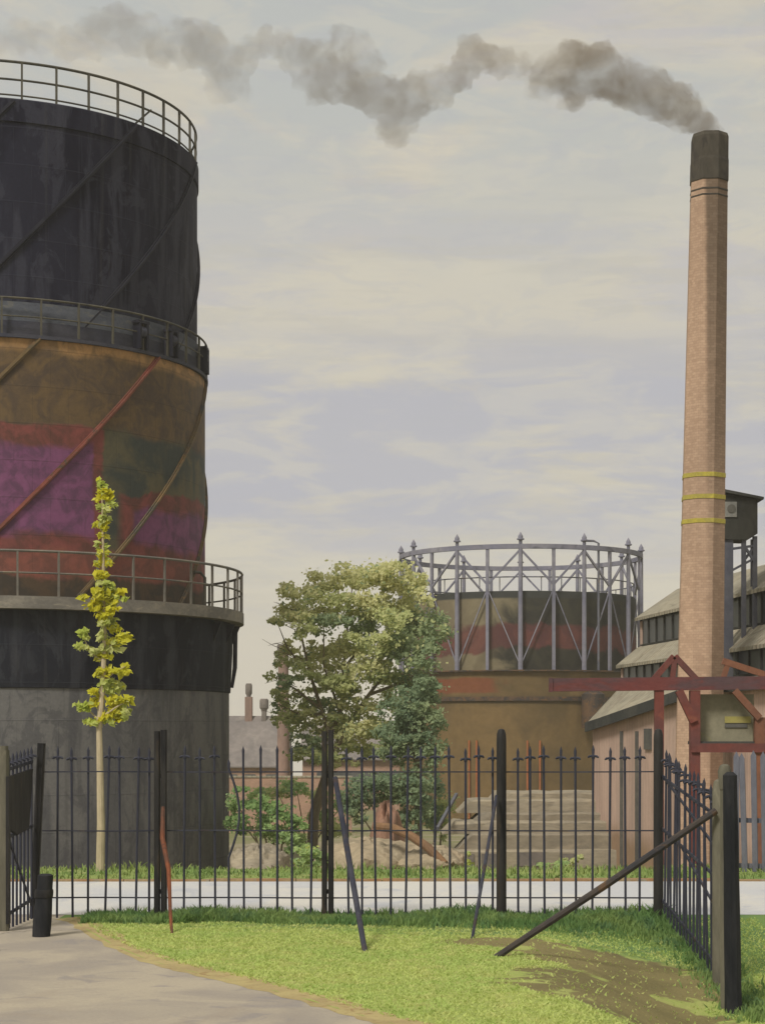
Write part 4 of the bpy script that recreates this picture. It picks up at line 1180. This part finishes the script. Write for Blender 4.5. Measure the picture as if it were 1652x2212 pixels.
m = MB(); m.bar(P(945, 1790, 42.4), P(986, 1716, 44.4), .09, .09); m.build('sloping_rail', 'leg_grey', pl)
def heap(name, cx, py_top, py_base, wpx, d, mat, label, cat, depth=2.5, seed=0, rough=.25):
    b = P(cx, py_base, d); hw = wpx / 2 / 3000 * d; h = (py_base - py_top) / 3000 * d
    zg = terrain(b.x, b.y); zb_ = min(zg, b.z) - .1; h += b.z - zb_
    vs = []; fs = []; n, k = 64, 18
    for j in range(k + 1):
        t = j / k
        for i in range(n):
            a = 2 * math.pi * i / n; q = math.cos(t * math.pi / 2) ** .8
            nn = 1 + rough * mnoise.noise(Vector((math.cos(a) * 2 + seed, math.sin(a) * 2, t * 3)))
            vs.append((b.x + hw * q * math.cos(a) * nn, b.y + depth * q * math.sin(a) * nn, zb_ + h * math.sin(t * math.pi / 2) * (1 + rough * .6 * mnoise.noise(Vector((math.cos(a) * 3, math.sin(a) * 3 + seed, t * 4)))) + .09 * mnoise.noise(Vector((math.cos(a) * 11 * q, math.sin(a) * 11 * q + seed, t * 9))) + .05 * mnoise.noise(Vector((math.cos(a) * 27 * q, math.sin(a) * 27 * q + seed, t * 9)))))
    for j in range(k):
        for i in range(n):
            fs.append((j * n + i, j * n + (i + 1) % n, (j + 1) * n + (i + 1) % n, (j + 1) * n + i))
    fs.append(tuple(k * n + i for i in range(n)))
    m = MB(); m.add(vs, fs); o = m.build(name, mat, None, True)
    # origin at the base
    return tag(o, label, cat)
heap('rubble_heap', 800, 1815, 1872, 260, 41.5, 'rubble', 'broad brown rubble heap beyond the grass verge', 'heap', 3.0, 2)
heap('rubble_heap', 930, 1830, 1872, 170, 40.5, 'rubble', 'lower grey brown rubble heap under the rusty pipe', 'heap', 2.0, 6)
heap('sand_heap', 560, 1828, 1868, 150, 39, 'concrete', 'pale heap of sand at the foot of the green hedge', 'heap', 2.0, 9)
heap('brick_heap', 835, 1742, 1792, 84, 48, 'red_heap', 'small orange red heap of bricks against the dark bush', 'heap', 1.5, 4)
m = MB(); q = [P(812, 1786, 40.5), P(850, 1790, 40), P(890, 1808, 39.6), P(925, 1832, 39.4), P(960, 1868, 39.2)]
m.tube([q[0].lerp(q[1], .0), q[1], q[2], q[3], q[4]], .13, 10); tag(m.build('bent_pipe', 'rust_pipe', None, True), 'bent rusty pipe lying down the side of the rubble', 'pipe')

# ------------------------------------------------------------------ trees and bushes
def leaf_mat(name, a, b, c):
    t = base_mat(name, .7, .15)
    n1 = t.noise(t.obj, 1.1, 4, .6, .5); n2 = t.noise(t.obj, 5, 3, .6)
    col = t.mix(t.step(n1, .38, .62), a, b); col = t.mix(t.math('MULTIPLY', t.step(n2, .52, .66), .6), col, c)
    t.put(t.bsdf.inputs['Base Color'], col)
    tr = t.new('ShaderNodeBsdfTranslucent'); t.put(tr.inputs[0], col)
    ms = t.new('ShaderNodeMixShader'); ms.inputs[0].default_value = .5
    t.l.new(t.bsdf.outputs[0], ms.inputs[1]); t.l.new(tr.outputs[0], ms.inputs[2])
    t.l.new(ms.outputs[0], t.n['Material Output'].inputs['Surface'])
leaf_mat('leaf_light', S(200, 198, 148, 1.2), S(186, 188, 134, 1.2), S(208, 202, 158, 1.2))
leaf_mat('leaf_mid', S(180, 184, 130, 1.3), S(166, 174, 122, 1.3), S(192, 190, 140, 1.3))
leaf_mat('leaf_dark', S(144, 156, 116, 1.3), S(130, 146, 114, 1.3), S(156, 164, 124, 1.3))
leaf_mat('leaf_teal', S(136, 152, 118, 1.2), S(120, 140, 112, 1.2), S(150, 162, 126, 1.2))
leaf_mat('leaf_yellow', S(208, 200, 58, 1.1), S(194, 192, 64, 1.1), S(216, 212, 120, 1.1))
leaf_mat('leaf_lime', S(188, 200, 96, 1), S(206, 208, 144, 1), S(174, 188, 78, 1))
leaf_mat('leaf_hedge', S(156, 176, 114, 1.3), S(140, 164, 116, 1.3), S(172, 184, 124, 1.3))
leaf_mat('leaf_hedge2', S(134, 160, 100, 1.2), S(122, 150, 98, 1.2), S(150, 170, 108, 1.2))
mottle('bark_pale', S(196, 180, 150, .85), S(176, 162, 134, .85), S(150, 138, 116, .85), 2, (1, 1, .3), .9, .3)
mottle('bark', S(140, 126, 102, .9), S(118, 108, 90, .9), S(156, 142, 116, .9), 1.2, (1, 1, .3), .9, .3)
def leaves(name, clumps, mats, parent, size, dens, seed=1, shell=.35, flatz=1.0):
    r_ = random.Random(seed); vs = []; fs = []; mi = []
    for (c, rad, mat, dmul) in clumps:
        rx, ry, rz = rad
        n = int(5.0 * dens * dmul * (rx * rz * 4) / (size * size))
        # sub-clumps make the outline ragged
        subs = []
        for _ in range(max(5, min(40, int(n / 40)))):
            v = Vector((r_.gauss(0, 1), r_.gauss(0, 1), r_.gauss(0, 1))).normalized() * (r_.random() ** .45)
            subs.append((Vector((v.x * rx, v.y * ry, v.z * rz)), r_.uniform(.2, .4)))
        for _ in range(n):
            so, sr_ = r_.choice(subs)
            v = Vector((r_.gauss(0, .5), r_.gauss(0, .5), r_.gauss(0, .42)))
            p = c + so + Vector((v.x * rx * sr_, v.y * ry * sr_, v.z * rz * sr_)) * 1.3
            s_ = size * r_.uniform(.6, 1.25)
            nrm = Vector((r_.gauss(-.3, .6), r_.gauss(-.6, .6), r_.gauss(.65, .5)))
            if nrm.length < .05: nrm = Vector((0, 0, 1))
            nrm.normalize(); a = nrm.orthogonal().normalized(); a.rotate(Matrix.Rotation(r_.uniform(0, 6.28), 3, nrm)); b = nrm.cross(a)
            o = len(vs)
            vs += [p - a * s_ * .5, p + b * s_ * .3 + nrm * s_ * .08, p + a * s_ * .5, p - b * s_ * .3 + nrm * s_ * .08]
            fs.append((o, o + 1, o + 2, o + 3)); 
            k = mat
            if r_.random() < .12: k = r_.randrange(len(mats))
            mi.append(k)
    m = MB(); m.v = vs; m.f = fs; m.m = mi
    return m.build(name, mats, parent, False, False, fixn=False)
def limb(m, pts, r0, r1, n=7):
    k = len(pts); m.tube(pts, [r0 + (r1 - r0) * i / (k - 1) for i in range(k)], n)
def clump_px(lst, d, depth=None):
    out = []
    for (px, py, rx, ry, mat, *e) in lst:
        dm = e[0] if e else 1.0; off = e[1] if len(e) > 1 else 0
        q = d / 3000
        out.append((P(px, py, d) + Vector((0, off, 0)), (rx * q, (depth or (rx + ry) / 2 * q), ry * q), mat, dm))
    return out

# big tree: light crown on top, darker clumps lower and to the right
bt_d = 52.0
tb = TP(672, bt_d)
bt = thing('broadleaf_tree', tb, 'big light green broadleaf tree in front of the distant gasholder', 'tree')
L_, M_, D_, T_ = 0, 1, 2, 3
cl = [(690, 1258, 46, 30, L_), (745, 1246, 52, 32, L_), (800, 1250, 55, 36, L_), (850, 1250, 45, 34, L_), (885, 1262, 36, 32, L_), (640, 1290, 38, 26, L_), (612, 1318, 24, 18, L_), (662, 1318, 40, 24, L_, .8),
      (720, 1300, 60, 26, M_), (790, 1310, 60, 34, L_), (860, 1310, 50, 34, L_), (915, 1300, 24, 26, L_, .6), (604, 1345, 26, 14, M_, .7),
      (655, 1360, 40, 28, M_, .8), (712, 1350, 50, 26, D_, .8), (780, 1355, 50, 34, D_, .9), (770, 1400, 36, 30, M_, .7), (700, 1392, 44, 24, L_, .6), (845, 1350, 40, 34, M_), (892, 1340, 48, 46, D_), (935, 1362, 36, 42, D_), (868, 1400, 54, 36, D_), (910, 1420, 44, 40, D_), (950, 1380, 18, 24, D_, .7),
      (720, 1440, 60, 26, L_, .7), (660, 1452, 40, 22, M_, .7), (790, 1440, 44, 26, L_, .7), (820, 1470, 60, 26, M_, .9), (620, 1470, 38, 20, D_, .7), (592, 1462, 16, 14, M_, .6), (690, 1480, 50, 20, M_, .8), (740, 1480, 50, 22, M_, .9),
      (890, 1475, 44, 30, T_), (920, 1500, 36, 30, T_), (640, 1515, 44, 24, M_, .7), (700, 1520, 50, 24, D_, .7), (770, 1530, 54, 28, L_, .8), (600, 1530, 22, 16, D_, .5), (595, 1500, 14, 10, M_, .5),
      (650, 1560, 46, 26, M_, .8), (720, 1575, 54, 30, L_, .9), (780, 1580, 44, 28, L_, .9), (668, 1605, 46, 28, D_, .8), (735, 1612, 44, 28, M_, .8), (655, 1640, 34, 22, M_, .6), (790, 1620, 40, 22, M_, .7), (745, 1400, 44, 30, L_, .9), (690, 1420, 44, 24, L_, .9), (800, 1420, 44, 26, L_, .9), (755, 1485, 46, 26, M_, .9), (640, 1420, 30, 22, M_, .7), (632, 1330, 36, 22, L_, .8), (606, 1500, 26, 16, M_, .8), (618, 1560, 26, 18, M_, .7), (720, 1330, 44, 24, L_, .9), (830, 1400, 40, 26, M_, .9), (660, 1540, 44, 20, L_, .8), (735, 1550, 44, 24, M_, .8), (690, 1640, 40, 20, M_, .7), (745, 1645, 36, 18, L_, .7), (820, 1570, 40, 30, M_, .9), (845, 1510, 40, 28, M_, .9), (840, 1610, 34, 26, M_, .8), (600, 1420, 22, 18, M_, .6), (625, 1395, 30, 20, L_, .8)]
cl3 = []
for (px, py, rx, ry, mt, *e) in cl:
    cl3.append((px, py, rx, ry, mt, (e[0] if e else 1.0), rnd.uniform(-1.6, 1.6)))
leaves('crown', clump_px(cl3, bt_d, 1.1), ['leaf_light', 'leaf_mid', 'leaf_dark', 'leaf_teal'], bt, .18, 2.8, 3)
m = MB(); q = lambda x, y, o=0: P(x, y, bt_d) + Vector((0, o, 0))
limb(m, [tb - Vector((0, 0, .3)), q(678, 1760), q(700, 1690), q(716, 1640)], .22, .15, 10)
limb(m, [q(716, 1640), q(712, 1590), q(690, 1520), q(668, 1450), q(650, 1370), q(640, 1310)], 0.11, .02)
limb(m, [q(716, 1640), q(745, 1580), q(790, 1510), q(835, 1450), q(860, 1390), q(880, 1320)], .11, .02)
limb(m, [q(712, 1600), q(735, 1530, .4), q(742, 1440, .6), q(750, 1350, .6), q(760, 1270, .3)], .09, .02)
limb(m, [q(690, 1530), q(640, 1490, -.5), q(600, 1465, -.8)], .06, .015)
limb(m, [q(670, 1460), q(620, 1400, .3), q(600, 1350, .4)], .05, .012)
limb(m, [q(800, 1500), q(880, 1470, -.4), q(930, 1440, -.4)], .07, .02)
limb(m, [q(740, 1450), q(790, 1380, .4), q(820, 1290, .5)], .07, .015)
limb(m, [q(700, 1545), q(640, 1540, -.4), q(598, 1520, -.5)], .05, .012)
limb(m, [q(735, 1540), q(700, 1440, -.3), q(700, 1340, -.5)], .06, .015)
r_ = random.Random(8)
for _ in range(26):
    a = r_.choice([(604, 1345), (612, 1318), (596, 1462), (600, 1500), (598, 1530), (590, 1390), (600, 1420)]); x, y = a[0] + r_.uniform(0, 30), a[1] + r_.uniform(-12, 12)
    limb(m, [q(x + 25, y + 12), q(x, y + r_.uniform(-3, 3)), q(x - r_.uniform(12, 30), y - r_.uniform(-10, 16))], .016, .005, 4)
m.build('trunk', 'bark', bt, True)

# dark tree at its right
dk = thing('dark_shrub_tree', TP(905, 50.3), 'dark blue green bushy tree right of the big tree', 'tree')
cl = [(900, 1500, 44, 32, 1), (870, 1540, 50, 34, 1), (915, 1545, 40, 36, 0), (855, 1580, 46, 32, 1), (905, 1590, 50, 34, 1), (945, 1560, 22, 28, 0, .7), (880, 1620, 60, 28, 0), (930, 1625, 32, 26, 0, .8), (840, 1620, 36, 26, 0, .7), (900, 1660, 48, 24, 0, .6), (925, 1475, 30, 24, 1, .8)]
leaves('crown', clump_px(cl, 50.3, 1.0), ['leaf_dark', 'leaf_teal'], dk, .17, 2.6, 9)
m = MB(); a = TP(905, 50.3); limb(m, [a - Vector((0, 0, .3)), P(902, 1680, 50.3), P(896, 1600, 50.3), P(900, 1510, 50.3)], .16, .03, 8); limb(m, [P(900, 1660, 50.3), P(930, 1600, 50.3), P(940, 1550, 50.3)], .06, .02); limb(m, [P(900, 1650, 50.3), P(870, 1590, 50.3), P(862, 1540, 50.3)], .06, .02); m.build('trunk', 'bark', dk, True)
def bush(name, lst, d, mats, label, size=.15, dens=3.2, seed=4, depth=1.0, base=None, cat='bush'):
    cx = sum(l[0] for l in lst) / len(lst); b = TP(cx, d)
    o = thing(name, b, label, cat)
    leaves('foliage', clump_px(lst, d, depth), mats, o, size, dens, seed)
    m = MB()
    for l in lst[:5]:
        p = P(l[0], l[1], d); limb(m, [b + Vector((rnd.uniform(-.3, .3), 0, -.2)), b.lerp(p, .5) + Vector((0, 0, .1)), p], .05, .012, 5)
    m.build('stem', 'bark', o, True); return o
bush('round_bush', [(790, 1700, 46, 24, 0), (840, 1690, 50, 24, 0), (890, 1695, 42, 28, 0), (760, 1730, 30, 24, 0), (900, 1730, 34, 30, 0), (830, 1720, 50, 24, 1), (880, 1770, 34, 24, 0), (770, 1765, 24, 20, 1), (915, 1760, 20, 26, 1, .6)], 50, ['leaf_teal', 'leaf_dark'], 'dark green round bush behind the small red heap', seed=12)
bush('hedge', [(510, 1735, 26, 20, 0), (550, 1740, 34, 24, 1), (600, 1750, 36, 22, 1), (630, 1770, 26, 20, 1), (520, 1775, 34, 26, 1), (570, 1780, 40, 26, 0), (620, 1800, 36, 24, 0), (650, 1830, 28, 24, 0), (680, 1850, 22, 14, 0, .7), (640, 1780, 26, 20, 1), (525, 1710, 22, 14, 1, .7)], 46, ['leaf_hedge', 'leaf_hedge2'], 'green hedge mound between gasholder and big tree', seed=15, cat='hedge')
bush('low_bush', [(985, 1866, 24, 10, 0), (1005, 1858, 18, 14, 1), (960, 1868, 16, 8, 0)], 41.5, ['leaf_hedge', 'leaf_lime'], 'low pale green weeds at the left foot of the stepped platform', seed=38, depth=.5)
bush('low_bush', [(1210, 1868, 26, 10, 0), (1236, 1860, 22, 14, 1), (1180, 1870, 18, 7, 0)], 41.2, ['leaf_hedge', 'leaf_mid'], 'low weeds at the foot of the stepped platform next to the factory wall', seed=39, depth=.5)
bush('low_bush', [(670, 1845, 34, 22, 0), (700, 1860, 26, 14, 0), (640, 1862, 30, 12, 0)], 40, ['leaf_hedge', 'leaf_lime'], 'low bright green bush beside the rubble heap', seed=18, depth=.6)

bush('hedge', [(640, 1700, 40, 18, 0), (600, 1715, 34, 16, 1), (560, 1712, 30, 14, 0, .8), (690, 1720, 34, 20, 1), (740, 1740, 30, 22, 0), (720, 1790, 34, 22, 1), (690, 1760, 26, 18, 0)], 62, ['leaf_hedge', 'leaf_mid'], 'pale green hedge along the low brick wall behind the big trunk', seed=25, cat='hedge')
bush('round_bush', [(940, 1700, 26, 30, 0), (960, 1740, 26, 26, 1), (930, 1760, 30, 30, 0), (955, 1790, 24, 24, 1)], 53, ['leaf_teal', 'leaf_mid'], 'grey green bush beside the left end of the stepped platform', seed=28)

# slender sapling with yellow leaves
sp_d = 20.7
sa = thing('sapling', TP(216, sp_d), 'slender young tree with sparse yellow leaves before the gasholder', 'tree')
Y_, G_ = 0, 1
cl = [(218, 1046, 9, 11, G_), (226, 1076, 20, 16, Y_, .7), (228, 1100, 24, 14, G_, .7), (216, 1130, 16, 14, Y_, .8), (224, 1150, 12, 12, Y_), (218, 1178, 14, 10, G_, .8), (222, 1196, 12, 10, Y_), (222, 1216, 16, 10, Y_), (222, 1240, 20, 14, Y_),
      (226, 1268, 32, 14, G_, .7), (232, 1285, 38, 22, Y_), (200, 1300, 28, 14, Y_), (224, 1318, 30, 18, Y_), (250, 1300, 22, 14, G_, .7), (228, 1345, 24, 14, G_, .7), (225, 1372, 18, 18, G_, .7), (255, 1372, 26, 20, Y_, .7), (242, 1398, 24, 16, G_, .7),
      (178, 1372, 14, 18, G_, .7), (182, 1396, 18, 12, G_, .7), (206, 1410, 18, 10, G_, .7), (226, 1450, 26, 24, Y_, .8), (252, 1448, 24, 14, Y_, .7), (228, 1490, 24, 20, G_, .7), (256, 1512, 28, 18, Y_, .7), (226, 1532, 30, 20, Y_, .8), (270, 1534, 18, 20, G_, .6), (212, 1556, 34, 13, G_, .8), (182, 1530, 18, 9, G_, .7), (165, 1522, 9, 6, G_, .7), (222, 1420, 22, 14, Y_, .7), (214, 1345, 16, 12, Y_, .7), (246, 1480, 20, 14, G_, .7), (204, 1500, 18, 14, Y_, .6), (240, 1555, 26, 16, Y_, .7), (222, 1060, 12, 10, Y_), (226, 1120, 16, 10, G_)]
leaves('crown', clump_px(cl, sp_d), ['leaf_yellow', 'leaf_lime'], sa, .125, 4.4, 21)
m = MB(); q = lambda x, y, o=0: P(x, y, sp_d) + Vector((0, o, 0))
limb(m, [TP(216, sp_d) - Vector((0, 0, .2)), q(218, 1780), q(216, 1660), q(214, 1570)], .068, .042, 10)
limb(m, [q(214, 1572), q(222, 1480), q(226, 1380), q(224, 1260), q(222, 1150), q(220, 1045)], .05, .008, 8)
limb(m, [q(218, 1560), q(195, 1540, .1), q(163, 1520, .1)], .018, .006); limb(m, [q(220, 1550), q(250, 1530, -.1), q(275, 1515, -.1)], .018, .006)
limb(m, [q(224, 1430), q(195, 1410), q(176, 1365)], .016, .006); limb(m, [q(226, 1410), q(248, 1385), q(268, 1360)], .016, .006)
limb(m, [q(224, 1330), q(200, 1310), q(176, 1292)], .014, .005); limb(m, [q(226, 1470), q(248, 1452), q(270, 1440)], .016, .006)
m.build('trunk', 'bark_pale', sa, True)

# ------------------------------------------------------------------ light and sky
SUN_EL, SUN_AZ = R(48), R(213)    # azimuth clockwise from +Y: behind the viewer on the left
sdir = Vector((math.sin(SUN_AZ) * math.cos(SUN_EL), math.cos(SUN_AZ) * math.cos(SUN_EL), math.sin(SUN_EL)))
sl = bpy.data.lights.new('sun', 'SUN'); sl.energy = 3.0; sl.angle = R(14); sl.color = (1, .95, .86)
so = bpy.data.objects.new('sun', sl); COL.objects.link(so)
so.rotation_euler = (-sdir).to_track_quat('-Z', 'Y').to_euler()
w = bpy.data.worlds.new('World'); scn.world = w; w.use_nodes = True
t = NT(w); bg = t.n['Background']; bg.inputs['Strength'].default_value = .1
sky = t.new('ShaderNodeTexSky', sky_type='NISHITA'); sky.sun_disc = False; sky.sun_elevation = SUN_EL; sky.sun_rotation = SUN_AZ
tc = t.new('ShaderNodeTexCoord'); gen = tc.outputs['Generated']
sep = t.new('ShaderNodeSeparateXYZ'); t.l.new(gen, sep.inputs[0])
v1 = t.scaled(gen, (4, 4, 22)); v2 = t.scaled(gen, (6, 6, 70)); v3 = t.scaled(gen, (5, 5, 12)); v4 = t.scaled(gen, (14, 14, 40))
n1 = t.noise(v1, 1.0, 7, .6, .25); n2 = t.noise(v2, 1.0, 7, .65, .2); n3 = t.noise(v3, 1.0, 6, .6, .3); n4 = t.noise(v4, 1.0, 6, .6, .8)
def C(r, g, b, k=10.0): return (lin(r) * k, lin(g) * k, lin(b) * k, 1)
cream, lav, blue, grey = C(209, 202, 185), C(192, 189, 190), C(189, 191, 187), C(198, 192, 178)
el = sep.outputs[2]
col = t.mix(t.math('MULTIPLY', t.step(n1, .50, .60), .75), cream, lav)
col = t.mix(t.math('MULTIPLY', t.step(n2, .50, .58), .55), col, grey)
upper = t.step(el, .20, .34)
col = t.mix(t.math('MULTIPLY', upper, t.step(n3, .46, .58)), col, blue)
# lavender banks of cloud low in the middle of the sky
band = t.math('MULTIPLY', t.step(el, .08, .12), t.step(el, .225, .18))
n5 = t.noise(t.scaled(gen, (7, 7, 34)), 1.0, 6, .6, .3)
col = t.mix(t.math('MULTIPLY', t.math('MULTIPLY', band, t.step(n5, .38, .55)), .9), col, C(181, 181, 190))
n6 = t.noise(t.scaled(gen, (26, 26, 90)), 1.0, 7, .7, .6)
col = t.mix(t.math('MULTIPLY', t.step(n4, .50, .62), .4), col, C(211, 205, 188))
col = t.mix(t.math('MULTIPLY', t.step(n6, .50, .60), .22), col, C(182, 182, 186))
hz_ = t.step(el, .11, .03)
col = t.mix(t.math('MULTIPLY', hz_, .8), col, C(207, 199, 183))
col = t.mix(.05, col, sky.outputs[0])
t.put(bg.inputs['Color'], col)

scn.view_settings.view_transform = 'Standard'; scn.view_settings.look = 'None'
scn.view_settings.exposure = 0; scn.view_settings.gamma = 1
scn.render.engine = 'CYCLES'
scn.cycles.max_bounces = 12; scn.cycles.diffuse_bounces = 8; scn.cycles.transmission_bounces = 8; scn.cycles.volume_bounces = 1; scn.cycles.transparent_max_bounces = 12
scn.cycles.volume_step_rate = 2.0; scn.cycles.volume_max_steps = 128
scn.cycles.use_denoising = True

# ------------------------------------------------------------------ smoky air
m = MB(); m.box((0, 162, 22), (396, 384, 70)); hz_o = m.build('haze', [])
mt = bpy.data.materials.new('haze'); mt.use_nodes = True; t = NT(mt); t.n.remove(t.n['Principled BSDF'])
v = t.new('ShaderNodeVolumePrincipled'); v.inputs['Color'].default_value = (.93, .9, .84, 1); v.inputs['Density'].default_value = .0005
t.l.new(v.outputs[0], t.n['Material Output'].inputs['Volume']); hz_o.data.materials.append(mt)
tag(hz_o, 'thin smoky haze hanging over the works', None, None, 'stuff')
